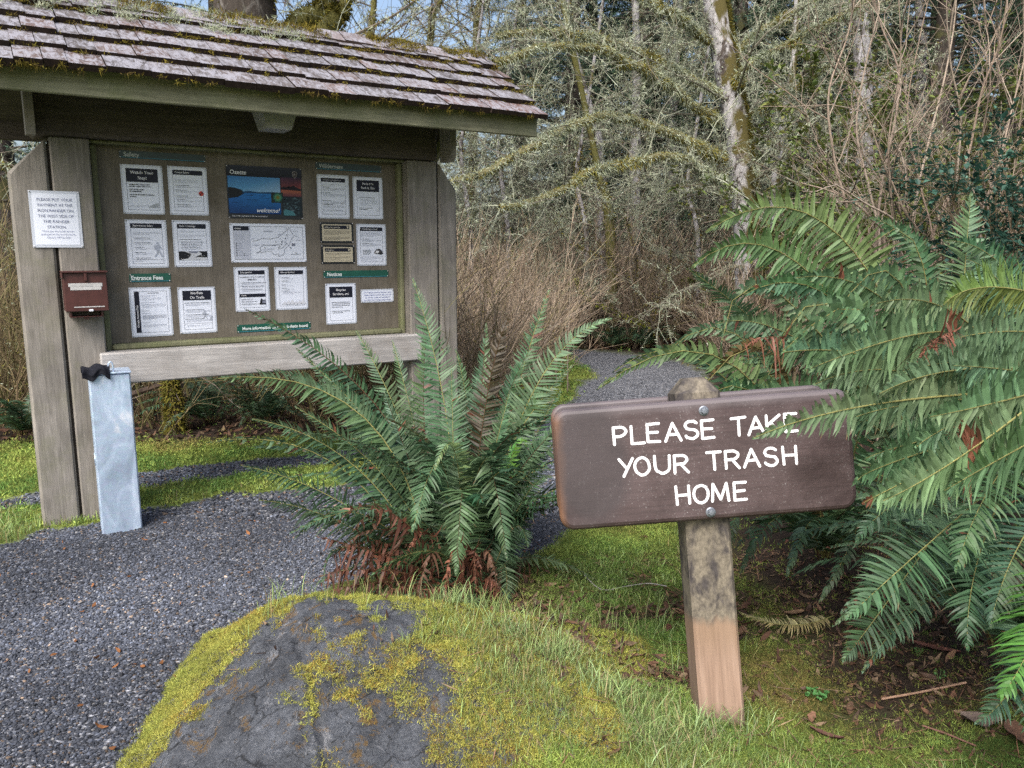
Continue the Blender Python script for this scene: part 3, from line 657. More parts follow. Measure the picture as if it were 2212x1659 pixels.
std(.347, .565, 1.401, 1.673, ["Backcountry Safety"], "Backcountry Safety sheet with a grey walking hiker figure", .026, .014, b_back)
def b_river(p, m, w, h):
    p.lines(m + .008, w - m - .008, h - .062, 2, .006, .001, GRY, 11); p.lines(m + .008, w - m - .008, h - .085, 3, .006, .001, GRY, 12); p.lines(m + .008, w - m - .03, h - .112, 1, .006, .0022, BLK, 13, 1.); bullets(p, m + .016, w - m - .012, [h - .126, h - .143, h - .16], 14, .9, 2)
    x0, x1, y0, y1 = m + .001, w - m - .001, .040, .092; p.rect(x0, y0, x1, y1, (.55, .57, .62), 2); g = np.random.default_rng(2)
    p.poly([(x0, y0), (x0 + .055, y0 + .012), (x0 + .07, y0 + .035), (x0 + .03, y1), (x0, y1)], BLK, 3); p.poly([(x1, y0 + .016), (x1, y1), (x1 - .05, y1), (x1 - .02, y0 + .04), (x1 - .07, y0 + .018)], BLK, 3); p.poly([(x0 + .05, y1), (x1 - .05, y1), (x1 - .06, y1 - .012), (x0 + .06, y1 - .009)], GRY, 3)
    for k in range(40): a = g.uniform((x0, y0), (x1 - .02, y1 - .006)); p.stroke([a, a + g.normal(size=2) * (.009, .003)], .001, WHT if k % 2 else BLK, 4)
std(.596, .809, 1.403, 1.674, ["River Crossings"], "River Crossings sheet with a black and white river drawing at its foot", .026, .014, b_river)
p = Page(.339, .564, 1.003, 1.289); w, h = p.w, p.h; p.frame(.026, .024, w - .024, h - .022, .0011, NAVY); p.rect(.026, .026, .052, h - .024, NAVY, 2); p.text("Olympic National Park", .043, .055, .0155, WHT, bold=.012, rot=True, layer=3, maxw=.13)
p.text("ENTRANCE FEES", w / 2 + .015, h - .036, .008, BLK, 'c', bold=.01); p.lines(.058, .15, h - .048, 2, .006, .001, GRY, 1); p.lines(.066, .17, h - .062, 3, .006, .001, GRY, 2); p.lines(.058, w - .035, h - .088, 1, .006, .0014, GRY, 3); p.lines(.066, w - .032, h - .098, 4, .006, .001, GRY, 4); p.lines(.058, .13, h - .136, 1, .006, .0014, BLK, 5); p.lines(.058, .14, h - .150, 1, .006, .0014, GRY, 6); p.lines(.064, w - .034, h - .163, 5, .005, .0016, GRY, 7); p.lines(.062, .12, h - .205, 1, .006, .0014, GRY, 8); p.lines(.064, w - .034, h - .218, 3, .005, .001, GRY, 9)
finish(p, "laminated_notice", "entrance fee sheet with a vertical black band down its left side", "notice", GN)
def b_pets(p, m, w, h):
    bullets(p, m + .012, w - m - .008, [h - .094, h - .135, h - .165, h - .190], 21, .95, 3); c = (.36, .39, .46); hiker(p, w - .068, .085, .05, c); x, y = w - .032, .074
    p.poly([(x - .012, y + .002), (x + .004, y), (x + .008, y + .014), (x - .002, y + .022)], c, 2); p.poly([(x - .002, y + .018), (x + .009, y + .018), (x + .007, y + .028), (x - .001, y + .028)], c, 2); p.stroke([(w - .06, .113), (x - .004, y + .018)], .0012, c); p.rect(m, .058, w - m, .059, NAVY); p.lines(m + .015, w - m - .015, .048, 2, .006, .001, GRY, 4)
std(.601, .814, 1.009, 1.284, ["No Pets", "On Trails"], "No Pets On Trails sheet with a figure walking a dog", .056, .021, b_pets, serif_bold=.014)
# welcome poster
p = Page(.918, 1.376, 1.691, 2.005); w, h = p.w, p.h
p.poly([(.0, .255), (w, .245), (w, h), (0, h)], [(.008, .009, .014)] * 2 + [(.03, .034, .05)] * 2, 1)
p.rect(.006, .03, .320, .152, [(.006, .03, .12), (.006, .04, .16), (.02, .17, .46), (.02, .14, .42)], 2); p.rect(.006, .152, .320, .250, [(.10, .30, .52), (.30, .46, .62), (.08, .24, .48), (.04, .17, .42)], 2)
p.poly([(.006, .118), (.06, .126), (.10, .150), (.085, .170), (.045, .182), (.006, .184)], (.010, .012, .014), 3); p.poly([(.085, .152), (.32, .152), (.32, .160), (.27, .164), (.20, .157), (.13, .166), (.09, .160)], (.012, .06, .15), 3)
g = np.random.default_rng(5)
for k in range(60): a = g.uniform((.01, .034), (.28, .145)); p.rect(a[0], a[1], a[0] + g.uniform(.01, .05), a[1] + .0012, (.02, .13, .34) if k % 2 else (.004, .02, .07), 3)
p.rect(.325, .178, w - .006, .255, [(.16, .04, .035), (.24, .05, .04), (.035, .018, .04), (.07, .03, .06)], 2); p.rect(.325, .140, w - .006, .178, [(.09, .03, .05), (.11, .035, .05), (.32, .10, .05), (.35, .11, .06)], 2)
p.poly([(.325, .183), (w - .006, .176), (w - .006, .186), (.42, .198), (.405, .207), (.39, .196), (.375, .204), (.36, .196), (.34, .2), (.325, .192)], (.012, .008, .012), 3)
p.rect(.332, .022, w - .006, .138, (.012, .020, .026), 2)
for k in range(90): a = g.uniform((.335, .026), (w - .02, .13)); s_ = g.uniform(.003, .011); c = np.array([.05, .085, .10]) * g.uniform(.4, 2.); p.poly([a + (0, -s_ * .5), a + (s_, -s_ * .2), a + (s_ * .9, s_ * .5), a + (-s_ * .4, s_ * .4)], c, 3)
p.poly([(.336, .024), (.41, .024), (.395, .05), (.35, .062), (.336, .055)], (.06, .19, .22), 4); p.rect(.262, .100, .335, .162, (.014, .022, .016), 4); a = np.linspace(0, 2 * math.pi, 25)[:-1]
for r_, c in ((.029, (.02, .10, .08)), (.021, (.07, .20, .10)), (.010, (.16, .14, .02))): p.poly(np.c_[.302 + r_ * np.cos(a) * (1 + .08 * np.cos(9 * a)), .132 + r_ * np.sin(a) * (1 + .08 * np.cos(9 * a))], c, 5 + (r_ < .025) + (r_ < .015))
p.text("Ozette", .020, .262, .034, (.62, .64, .68), bold=.02, layer=4); p.text("welcome!", .312, .040, .036, (.80, .81, .83), 'r', 5, .006, .35); p.text("Stop at the ranger station for more information.", .02, .012, .0125, (.55, .56, .6), layer=3, shear=.3, maxw=.215)
p.poly([(.398, .290), (.414, .297), (.430, .290), (.430, .272), (.414, .250), (.400, .268)], (.22, .21, .21), 3); p.poly([(.401, .287), (.414, .293), (.427, .287), (.427, .273), (.414, .255), (.403, .269)], (.05, .04, .038), 4); p.poly([(.405, .270), (.420, .270), (.412, .285)], (.2, .2, .2), 5)
finish(p, "welcome_poster", "dark Ozette welcome poster with a blue lake photograph, top centre", "poster", GN, base='black_board', paper=None)
# map
p = Page(.921, 1.387, 1.428, 1.662); w, h = p.w, p.h; p.frame(.020, .018, w - .018, h - .016, .0013, NAVY); p.rect(.021, .019, .118, h - .017, (.50, .53, .62), 1); p.rect(.021, h - .042, .112, h - .017, NAVY, 2); p.text("Ozette", .028, h - .034, .013, WHT, layer=3)
for k in range(3): p.stroke([(.03, .165 - k * .012), (.055, .165 - k * .012)], .0012, GRY); p.lines(.060, .085, .164 - k * .012, 1, .01, .0014, GRY, k, 1.)
a = np.linspace(0, 2 * math.pi, 9)[:-1]
for k in range(8): p.poly(np.c_[.034 + .0034 * np.cos(a), .114 - k * .0105 + .0034 * np.sin(a)], BLK, 2); p.lines(.041, .07, .113 - k * .0105, 1, .01, .0014, GRY, 30 + k, 1.)
for k in range(2): p.poly(np.c_[.078 + .0034 * np.cos(a), .051 - k * .0105 + .0034 * np.sin(a)], BLK, 2); p.lines(.085, .105, .050 - k * .0105, 1, .01, .0014, GRY, 50 + k, 1.)
def wob(P, s, seed, n=60): Q = resample(np.c_[np.array(P), np.zeros(len(P))], n)[:, :2]; return Q + np.random.default_rng(seed).normal(size=Q.shape) * s
p.stroke(wob([(.13, .128), (.165, .135), (.20, .146), (.235, .142), (.265, .148), (.29, .155), (.32, .175), (.345, .196), (.362, .206), (.375, .188), (.39, .166), (.42, .155)], .0013, 1), .0015, BLK); p.stroke(wob([(.13, .105), (.19, .108), (.25, .104), (.30, .112), (.335, .128)], .001, 2), .0009, GRY)
p.stroke(wob([(.15, .058), (.18, .066), (.175, .085), (.20, .105), (.24, .102), (.28, .108), (.30, .098), (.285, .088), (.31, .085), (.335, .105), (.345, .115)], .0016, 3), .0014, BLK); p.stroke(wob([(.15, .058), (.20, .060), (.24, .068), (.26, .045), (.29, .052), (.285, .035), (.31, .042), (.325, .055), (.33, .08), (.35, .1), (.375, .14), (.39, .16)], .0018, 4), .0014, BLK); p.stroke(wob([(.34, .12), (.37, .085), (.365, .08)], .0008, 5), .0009, GRY); p.stroke([(.29, .155), (.34, .115)], .0009, GRY); p.stroke([(.352, .2), (.35, .15), (.335, .12)], .0009, GRY)
for k, (x, y, n_) in enumerate(((.205, .19, .05), (.125, .142, .02), (.285, .168, .025), (.335, .205, .02), (.385, .19, .03), (.40, .135, .03), (.36, .112, .045), (.14, .1, .03), (.25, .1, .025), (.235, .08, .03), (.19, .075, .02), (.2, .165, .0))): 
    if n_: p.lines(x, x + n_, y, 1, .01, .0018, GRY, 60 + k, 1.)
for x, y in ((.345, .168), (.335, .145), (.275, .125), (.312, .126), (.31, .108), (.205, .088), (.365, .09)): p.poly(np.c_[x + .0035 * np.cos(a), y + .0035 * np.sin(a)], BLK, 3)
p.rect(.375, .1, .395, .116, GRY, 2); p.stroke([(.365, .048), (.43, .048)], .0015, BLK); p.poly(np.c_[.40 + .006 * np.cos(a), .058 + .006 * np.sin(a)], GRY, 2); p.poly(np.c_[.40 + .0045 * np.cos(a), .058 + .0045 * np.sin(a)], WHT, 3); p.text("PACIFIC OCEAN", .205, .186, .0075, GRY, bold=.0)
p.text("LAKE OZETTE", .215, .078, .006, GRY, bold=.0)
finish(p, "map_sheet", "wide white trail map of the coast and lake below the poster", "map", GN, base='paper', paper=None)
def b_em(p, m, w, h):
    p.text("IN AN EMERGENCY, CONTACT A RANGER OR", w / 2, h - .064, .0075, BLK, 'c', bold=.02, maxw=w - 2 * m - .01); p.text("DIAL 911", w / 2, h - .081, .0135, BLK, 'c', bold=.03); bullets(p, m + .014, w - m - .01, [h - .097, h - .118, h - .139], 41, 1., 2)
    p.rect(m, h - .184, w - m, h - .164, NAVY, 2); p.text("Crime", m + .01, h - .178, .012, WHT, layer=3); bullets(p, m + .012, w - m - .045, [h - .198, h - .213, h - .228], 44, 1., 1); x, y = w - m - .022, .040
    p.poly([(x - .018, y), (x - .012, y + .026), (x - .006, y + .04), (x, y + .035), (x - .002, y)], BLK, 2); p.rect(x, y + .008, x + .02, y + .026, GRY, 2); p.rect(x - .002, y + .026, x + .02, y + .030, BLK, 3); p.rect(x - .004, y + .002, x + .02, y + .008, BLK, 3)
std(.930, 1.142, 1.126, 1.399, ["Emergencies"], "Emergencies sheet reading DIAL 911 with a second black Crime heading", .024, .014, b_em)
def b_near(p, m, w, h):
    bullets(p, m + .018, w - m - .012, [h - .067, h - .087, h - .112, h - .132, h - .150], 51, .35, 1); p.lines(m + .022, w - m - .015, h - .157, 3, .0055, .001, GRY, 3)
    for k in range(6): x = m + .01 + k * .024; p.poly([(x, .032), (x + .04, .032), (x + .022, .056 + .006 * (k % 3))], (.58, .60, .66), 2)
std(1.177, 1.385, 1.128, 1.396, ["Nearest Services"], "Nearest Services sheet with a faint mountain drawing at its foot", .024, .013, b_near)
def b_regs(p, m, w, h):
    p.lines(m + .006, w - m - .008, h - .060, 2, .006, .001, GRY, 1); bullets(p, m + .008, w - m - .01, [h - .078, h - .115, h - .163, h - .187], 61, .42, 4, .0048); p.lines(m + .006, w - m - .02, h - .222, 1, .005, .0022, BLK, 2, 1.); p.frame(m + .006, .03, w - m - .006, .046, .0008, GRY); p.poly([(w - .06, .088), (w - .035, .118), (w - .03, .115), (w - .04, .09)], (.6, .62, .68), 2)
std(1.475, 1.688, 1.703, 1.977, ["Wilderness Regulations"], "text-filled Wilderness Regulations sheet under the Wilderness strip", .024, .0125, b_regs, hcol=(.45, .46, .5))
def b_pack(p, m, w, h):
    p.text("LEAVE NOTHING BUT FOOTPRINTS", m + .012, h - .133, .0075, BLK, bold=.0, maxw=.001) if False else p.lines(m + .014, w - m - .03, h - .133, 1, .006, .0026, BLK, 1, 1.); p.lines(m + .025, w - m - .012, h - .146, 5, .0085, .0012, GRY, 2); p.lines(m + .016, w - m - .05, h - .2, 2, .0095, .0026, BLK, 3); p.poly([(w - .05, .05), (w - .035, .078), (w - .03, .07), (w - .036, .05)], (.62, .64, .69), 2)
std(1.714, 1.923, 1.705, 1.974, ["Pack It In", "Pack It Out"], "Pack It In Pack It Out sheet with a tall black heading", .072, .021, b_pack)
def small(u0, u1, z0, z1, t, label, n, boxed=False):
    p = Page(u0, u1, z0, z1); w, h = p.w, p.h; p.rect(.014, .013, w - .014, h - .013, (.50, .45, .33), 1); p.rect(.024, h - .042, w - .03, h - .020, NAVY, 2); p.text(t, .03, h - .036, .013, (.6, .58, .5), layer=3, bold=.006); c = np.array([w - .041, h - .031]); p.poly([c + (-.006, .007), c + (.006, .007), c + (.005, -.003), c + (0, -.009), c + (-.005, -.003)], (.5, .46, .36), 3)
    p.lines(.026, w - .03, h - .056, n, .0075, .0024, s2l(70, 62, 60), 5)
    if boxed: p.frame(.026, .022, w - .03, .046, .0009, BLK, 2); p.lines(.03, w - .036, .038, 2, .008, .0022, s2l(70, 62, 60), 9)
    else: p.lines(.026, w - .03, h - .096, 3, .0075, .0024, s2l(70, 62, 60), 8)
    finish(p, "framed_notice", label, "notice", GN, base='black_board', paper=None)
small(1.482, 1.709, 1.547, 1.679, "Wilderness Permits", "tan black-bordered Wilderness Permits card, the upper of two", 4)
small(1.485, 1.713, 1.413, 1.534, "Campfires", "tan black-bordered Campfires card, the lower of two", 2, True)
def b_food(p, m, w, h):
    p.lines(m + .006, w - m - .006, h - .056, 5, .006, .001, GRY, 1); bullets(p, m + .012, w - m - .01, [h - .099, h - .128], 71, .5, 3); p.lines(m + .014, w - m - .085, h - .172, 4, .0085, .003, BLK, 2, .9)
    c = np.array([w - .072, .085]); p.poly([c + (-.018, -.004), c + (.0, -.008), c + (.03, -.014), c + (.045, -.008), c + (.04, .012), c + (.02, .026), c + (-.002, .022), c + (-.014, .008)], s2l(60, 60, 64), 2); p.poly([c + (-.01, .0), c + (.01, -.004), c + (.02, .01), c + (.0, .014)], WHT, 3); p.poly([c + (.022, -.008), c + (.034, -.012), c + (.034, .004)], BLK, 3); p.frame(m + .006, .03, w - m - .006, .062, .0008, GRY); p.lines(m + .01, w - m - .012, .054, 3, .008, .0012, GRY, 3)
std(1.729, 1.939, 1.400, 1.672, ["Food Storage and Scent"], "Food Storage sheet with a raccoon drawing, at the right of the tan cards", .024, .0115, b_food)
def b_bike(p, m, w, h):
    p.lines(m + .012, w - m - .02, h - .124, 4, .0105, .0028, s2l(60, 62, 72), 1); p.lines(m + .014, w - m - .02, h - .182, 2, .0105, .0028, s2l(60, 62, 72), 2)
std(1.503, 1.713, 1.020, 1.286, ["Bicycles", "Strollers, etc."], "Bicycles Strollers, etc. sheet under the Notices strip", .070, .021, b_bike)
p = Page(1.747, 1.984, 1.154, 1.242)
for k, t in enumerate(("CRYPTOSPORIDIUM AND GIARDIA ARE IN", "COASTAL WATER SOURCES. BOIL OR FILTER", "ALL WATER. CHEMICAL TREATMENTS", "(CHLORINE AND IODINE) DO NOT WORK.")): p.text(t, p.w / 2, p.h - .026 - k * .0165, .0105, s2l(60, 70, 140), 'c', bold=.0, maxw=.2)
finish(p, "laminated_notice", "small wide water-warning card with four lines of blue capitals", "notice", GN, paper=.008)
p = Page(-.116, .119, 1.515, 1.808)
for k, t in enumerate(("PLEASE PUT YOUR", "PAYMENT IN THE", "IRON RANGER ON", "THE WEST SIDE OF", "THE RANGER", "STATION.")): p.text(t, p.w / 2, p.h - .052 - k * .0282, .0205, s2l(92, 98, 128), 'c', bold=-.002, maxw=.165)
for k, t in enumerate(("Thank you very much and we", "apologize for the inconvenience.", "Olympic NP Fee Staff")): p.text(t, p.w / 2 + .004, p.h - .212 - k * .0165, .0125, s2l(110, 116, 150), 'c', bold=-.004, maxw=.165)
finish(p, "laminated_notice", "PLEASE PUT YOUR PAYMENT notice taped across the left post of the kiosk", "notice", None, y=-.004, paper=.014)

# ------------------------------------------------------------------ brown envelope box on the left post
eb = bpy.data.objects.new("payment_box", None); COL.objects.link(eb); eb.matrix_world = KM @ Matrix.Translation((.0, -.002, 1.135)); eb.empty_display_size = .1
tag(eb, "small brown metal envelope box screwed to the kiosk's left post", "metal box")
mb = MB(); box(mb, (0, -.125, .045), (.205, 0, .248), .003); mb.build("body", M['brown_metal'], eb)
part("lid", M['brown_metal'], eb, ((-.006, -.142, .249), (.211, 0, .257)), ((-.006, -.142, .222), (-.001, -.02, .248)), bev=.002)
part("hasp", M['brown_metal'], eb, ((.098, -.138, .205), (.112, -.1255, .2485)), bev=.002)
part("tape_strip", M['tape'], eb, ((.022, -.1268, .176), (.182, -.1253, .194)), ((.03, -.1265, .158), (.176, -.1252, .1755)), ((.040, -.1268, .066), (.185, -.1253, .071)), bev=.0004)
part("bracket", M['brown_metal'], eb, ((.02, -.10, .012), (.178, 0, .018)), ((.088, -.09, .0), (.108, 0, .0115)), ((.02, -.101, .0185), (.03, -.0, .0445)), ((.168, -.101, .0185), (.178, 0, .0445)), bev=.001)
part("keeper", simple("white_plastic_seal", (.6, .62, .68), .4, ns=60), eb, ((.108, -.134, .044), (.130, -.1255, .056)), bev=.004)

# ------------------------------------------------------------------ galvanised tube with a cloth on top
gb = bpy.data.objects.new("fee_tube", None); COL.objects.link(gb); gb.matrix_world = Matrix.Translation((-2.21, 4.116, 0)) @ Matrix.Rotation(RAD(30), 4, 'Z'); gb.empty_display_size = .1
tag(gb, "square galvanised steel fee tube standing on the gravel before the left post", "fee tube")
W_, D_, H_ = .198, .168, .855
# side wall hole: a rim round a disc painted black for its unlit inside
mb = MB(); box(mb, (0, 0, -.08), (W_, D_, H_), .007)
mb.build("tube", M['galv'], gb)
mb = MB(); a = np.linspace(0, 2 * math.pi, 25)[:-1]; hc = (D_ * .55, .385)
for r0, r1, x0, x1, mt in ((.030, .034, -.003, -.0025, 0),):
    R0 = np.c_[np.full(24, -.0035), hc[0] + .034 * np.cos(a), hc[1] + .034 * np.sin(a)]; R1 = np.c_[np.full(24, -.0035), hc[0] + .029 * np.cos(a), hc[1] + .029 * np.sin(a)]; R2 = np.c_[np.full(24, -.0005), hc[0] + .035 * np.cos(a), hc[1] + .035 * np.sin(a)]
    V = np.vstack([R0, R1, R2]); j = np.arange(24); jn = (j + 1) % 24; mb.add(V, np.vstack([np.c_[j, jn, 24 + jn, 24 + j], np.c_[48 + j, 48 + jn, jn, j]]))
mb.build("hole_rim", M['galv'], gb)
mb = MB(); V = np.c_[np.full(24, -.0022), hc[0] + .0295 * np.cos(a), hc[1] + .0295 * np.sin(a)]; mb.add(np.vstack([V, [[-.0022, *hc]]]), np.c_[jn, j, np.full(24, 24)]); mb.build("hole", M['hole_shade'], gb)
part("lid", M['galv'], gb, ((-.012, -.008, H_ + .001), (W_ + .006, D_ + .006, H_ + .010)), bev=.002)
mb = MB(); P = resample([(.098, .02, H_ + .005), (.098, .02, H_ + .05), (.108, .02, H_ + .062), (.118, .02, H_ + .05), (.118, .02, H_ + .005)], 16); tubes(mb, P, .0045, 8); mb.build("hasp_loop", M['galv'], gb, smooth=True)
# cloth: a folded black rag draped over the corner
bm = bmesh.new(); bmesh.ops.create_grid(bm, x_segments=26, y_segments=22, size=1)
cg = bm.verts
for v in cg:
    x, y = v.co.x, v.co.y; px_ = .036 + x * .066
    if y > -.2: py_ = -.012 + (y + .2) * .075; pz_ = .030 + .020 * math.cos((y - .3) * 2.2) + .010 * math.sin(5 * x + 2 * y) + .007 * math.cos(7 * y + 4 * x) - .012 * max(0, -x) 
    else: py_ = -.012 - .012 * math.sin(min(1, (-.2 - y) * 2.2) * 2.4) + .004 * math.sin(8 * x); pz_ = .030 + .020 * math.cos(-1.1) + .010 * math.sin(5 * x - .4) + .007 * math.cos(4 * x - 1.4) + (y + .2) * .064 - .012 * max(0, -x)
    v.co = Vector((px_, py_, H_ + pz_))
me = bpy.data.meshes.new("cloth"); bm.to_mesh(me); bm.free(); me.materials.append(M['cloth'])
for q in me.polygons: q.use_smooth = True
cl = bpy.data.objects.new("folded_cloth", me); COL.objects.link(cl); cl.matrix_world = gb.matrix_world.copy(); sm = cl.modifiers.new("thick", 'SOLIDIFY'); sm.thickness = .008; sb_ = cl.modifiers.new("sub", 'SUBSURF'); sb_.levels = sb_.render_levels = 1
tag(cl, "black padlock cloth folded over the corner of the steel fee tube", "cloth")

# ------------------------------------------------------------------ brown wooden sign
Rr, Up, Fw = np.array([1, 0, 0.]), np.array([0, SP, CP]), np.array([0, CP, -SP]); A_ = RAD(4.4)
sx_ = math.cos(A_) * Rr + math.sin(A_) * Up; sz_ = -math.sin(A_) * Rr + math.cos(A_) * Up
SB = np.array([.6867, 2.3699, 0.0])
SM = Matrix(((sx_[0], Fw[0], sz_[0], SB[0]), (sx_[1], Fw[1], sz_[1], SB[1]), (sx_[2], Fw[2], sz_[2], SB[2]), (0, 0, 0, 1)))
sign = bpy.data.objects.new("trash_sign", None); COL.objects.link(sign); sign.matrix_world = SM; sign.empty_display_size = .1
tag(sign, "leaning brown wooden sign reading PLEASE TAKE YOUR TRASH HOME on a thick post", "sign")
mb = MB(); x0, x1, y0, y1 = -.0895, .0515, -.07, .07; c = np.array([(x0 + x1) / 2, 0]); hw = (x1 - x0) / 2
def ring(s, z): return [(c[0] + a * hw * s, b_ * .07 * s, z) for a, b_ in ((-.88, -1), (.88, -1), (1, -.88), (1, .88), (.88, 1), (-.88, 1), (-1, .88), (-1, -.88))]
lv = [(1, -.25), (1, .1), (1.003, .3), (1, .5), (1, .8), (1.0, 1.066), (.50, 1.110), (.47, 1.1135)]
V = sum([ring(s, z) for s, z in lv], []); j = np.arange(8); jn = (j + 1) % 8
mb.add(V, np.concatenate([np.c_[r * 8 + j, r * 8 + jn, (r + 1) * 8 + jn, (r + 1) * 8 + j] for r in range(len(lv) - 1)])); mb.add(np.array(V)[-8:], [[0, 1, 2, 3], [0, 3, 4, 7], [4, 5, 6, 7]]); mb.build("post", M['sign_post'], sign)
def plank(name, x0, x1, z0, z1, y0, y1, r, ed):
    mb = MB(); P = []
    for cx_, cz_, a0 in ((x1 - r, z0 + r, -90), (x1 - r, z1 - r, 0), (x0 + r, z1 - r, 90), (x0 + r, z0 + r, 180)):
        for k in range(9): t = RAD(a0 + k * 11.25); P.append((cx_ + r * math.cos(t), cz_ + r * math.sin(t), math.cos(t), math.sin(t)))
    P = np.array(P); n = len(P); prof = [(y0, ed), (y0 + ed * .25, ed * .45), (y0 + ed * .62, ed * .14), (y0 + ed, 0), (y1 - ed * .5, 0), (y1, ed * .5)]
    wv = n2(P[:, 0] * 1., P[:, 1], 9, 3)[:, None] * .0012
    rings = [np.c_[P[:, 0] - P[:, 2] * i_, np.full(n, y), P[:, 1] - P[:, 3] * i_] + np.c_[P[:, 2:3], P[:, 2:3] * 0, P[:, 3:4]] * wv for y, i_ in prof]
    V = np.vstack(rings); j = np.arange(n); jn = (j + 1) % n
    mb.add(V, np.concatenate([np.c_[r_ * n + j, r_ * n + jn, (r_ + 1) * n + jn, (r_ + 1) * n + j] for r_ in range(len(prof) - 1)]))
    me_f = [list(range(n))]; o = None
    for k, off in ((0, 0), (len(prof) - 1, (len(prof) - 1) * n)):
        Vc = np.vstack([V[off:off + n], V[off:off + n].mean(0)]); f = np.c_[jn, j, np.full(n, n)] if k == 0 else np.c_[j, jn, np.full(n, n)]; mb.add(Vc, f)
    return mb.build(name, M['sign_paint'], sign)
BF = -.118
plank("front_board", -.4845, .4400, .6705, 1.046, BF, -.0705, .046, .016)
plank("rear_board", -.4800, .4400, .68, 1.057, .0705, .115, .046, .010)
for bx, bz in ((-.0175, 1.010), (-.0197, .696)):
    bt = MB(); a16 = np.linspace(0, 2 * math.pi, 17)[:-1]; j = np.arange(16); jn = (j + 1) % 16
    Rg = [(.0155, BF), (.0155, BF - .002), (.0125, BF - .0035)]
    V = np.vstack([np.c_[r * np.cos(a16), np.full(16, y), r * np.sin(a16)] for r, y in Rg]); bt.add(V, np.concatenate([np.c_[r_ * 16 + j, (r_ + 1) * 16 + j, (r_ + 1) * 16 + jn, r_ * 16 + jn] for r_ in range(2)])); bt.add(np.vstack([V[32:], [[0, BF - .0035, 0]]]), np.c_[j, np.full(16, 16), jn])
    a6 = np.arange(6) / 6 * 2 * math.pi + .3; j6 = np.arange(6); n6 = (j6 + 1) % 6; Rg = [(.0108, BF - .0036), (.0108, BF - .009), (.0088, BF - .0115)]
    V = np.vstack([np.c_[r * np.cos(a6), np.full(6, y), r * np.sin(a6)] for r, y in Rg]); bt.add(V, np.concatenate([np.c_[r_ * 6 + j6, (r_ + 1) * 6 + j6, (r_ + 1) * 6 + n6, r_ * 6 + n6] for r_ in range(2)])); bt.add(np.vstack([V[12:], [[0, BF - .0118, 0]]]), np.c_[j6, np.full(6, 6), n6])
    o = bt.build("bolt", M['bolt'], sign); o.location = (bx, 0, bz)
def arc(cx, cy, rx, ry, a0, a1, n=12): t = np.radians(np.linspace(a0, a1, n)); return np.c_[cx + rx * np.cos(t), cy + ry * np.sin(t)].tolist()
GL = {'P': (.042, [[(0, 0), (0, 1)] + [(.35, 1)] + arc(.45, .73, .55, .27, 90, -90) + [(.35, .46), (0, .46)]]), 'L': (.042, [[(0, 1), (0, 0), (1, 0)]]), 'E': (.040, [[(1, 1), (0, 1), (0, 0), (1, 0)], [(0, .52), (.85, .52)]]),
      'A': (.054, [[(0, 0), (.5, 1), (1, 0)], [(.2, .36), (.8, .36)]]), 'S': (.044, [arc(.5, .76, .46, .24, 25, 180, 9) + arc(.5, .76, .46, .24, 180, 262, 5) + arc(.5, .26, .48, .26, 82, 0, 6) + arc(.5, .26, .48, .26, 0, -160, 9)]),
      'T': (.046, [[(0, 1), (1, 1)], [(.5, 1), (.5, 0)]]), 'K': (.044, [[(0, 0), (0, 1)], [(1, 1), (.02, .45)], [(.3, .6), (1, 0)]]), 'Y': (.046, [[(0, 1), (.55, .42)], [(1, 1), (.3, 0)]]),
      'O': (.050, [arc(.5, .5, .5, .5, 0, 360, 22)]), 'U': (.050, [[(0, 1)] + arc(.5, .42, .5, .42, 180, 360, 14) + [(1, 1)]]), 'R': (.046, [[(0, 0), (0, 1), (.35, 1)] + arc(.45, .75, .5, .25, 90, -90) + [(0, .5)], [(.45, .5), (1, 0)]]),
      'H': (.044, [[(0, 0), (0, 1)], [(1, 0), (1, 1)], [(0, .5), (1, .5)]]), 'M': (.056, [[(0, 0), (.08, 1), (.5, .12), (.92, 1), (1, 0)]])}
mb = MB(); LH = .0535; LR = .0043; ca = np.linspace(0, 2 * math.pi, 13)[:-1]; lay = 0
def glyph(ch, cx, cz):
    global lay
    w, st = GL[ch]; w *= .90
    for s in st:
        s = np.array(s, float); P = np.c_[cx + (s[:, 0] - .5) * w, cz + (s[:, 1] - .5) * LH] + rng.normal(size=(len(s), 2)) * .0005
        for q, (a, b_) in enumerate(zip(P[:-1], P[1:])):
            d = b_ - a; n_ = np.array([-d[1], d[0]]) / (np.hypot(*d) + 1e-9) * LR; lay += 1; yo = BF - .0008 - (lay % 40) * .00002
            mb.add([(p_[0], yo, p_[1]) for p_ in (a - n_, b_ - n_, b_ + n_, a + n_)], [[0, 1, 2, 3]])
        for p_ in P:
            lay += 1; yo = BF - .0008 - (lay % 40) * .00002; rr = LR * rng.uniform(.97, 1.05)
            V = np.c_[p_[0] + rr * np.cos(ca), np.full(12, yo), p_[1] + rr * np.sin(ca)]; mb.add(V, [[0, k, k + 1] for k in range(1, 11)])
for word, zz, xs in (("PLEASETAKE", .9527, (-.2812, -.2269, -.1778, -.1173, -.0597, -.0092, .0867, .1406, .1934, .2482)), ("YOURTRASH", .8533, (-.2697, -.2200, -.1573, -.0989, .0029, .0592, .1188, .1786, .2371)), ("HOME", .7541, (-.1018, -.0454, .0145, .0763))):
    for ch, x in zip(word, xs): glyph(ch, x, zz + rng.normal() * .0008)
mb.build("lettering", M['letter'], sign)

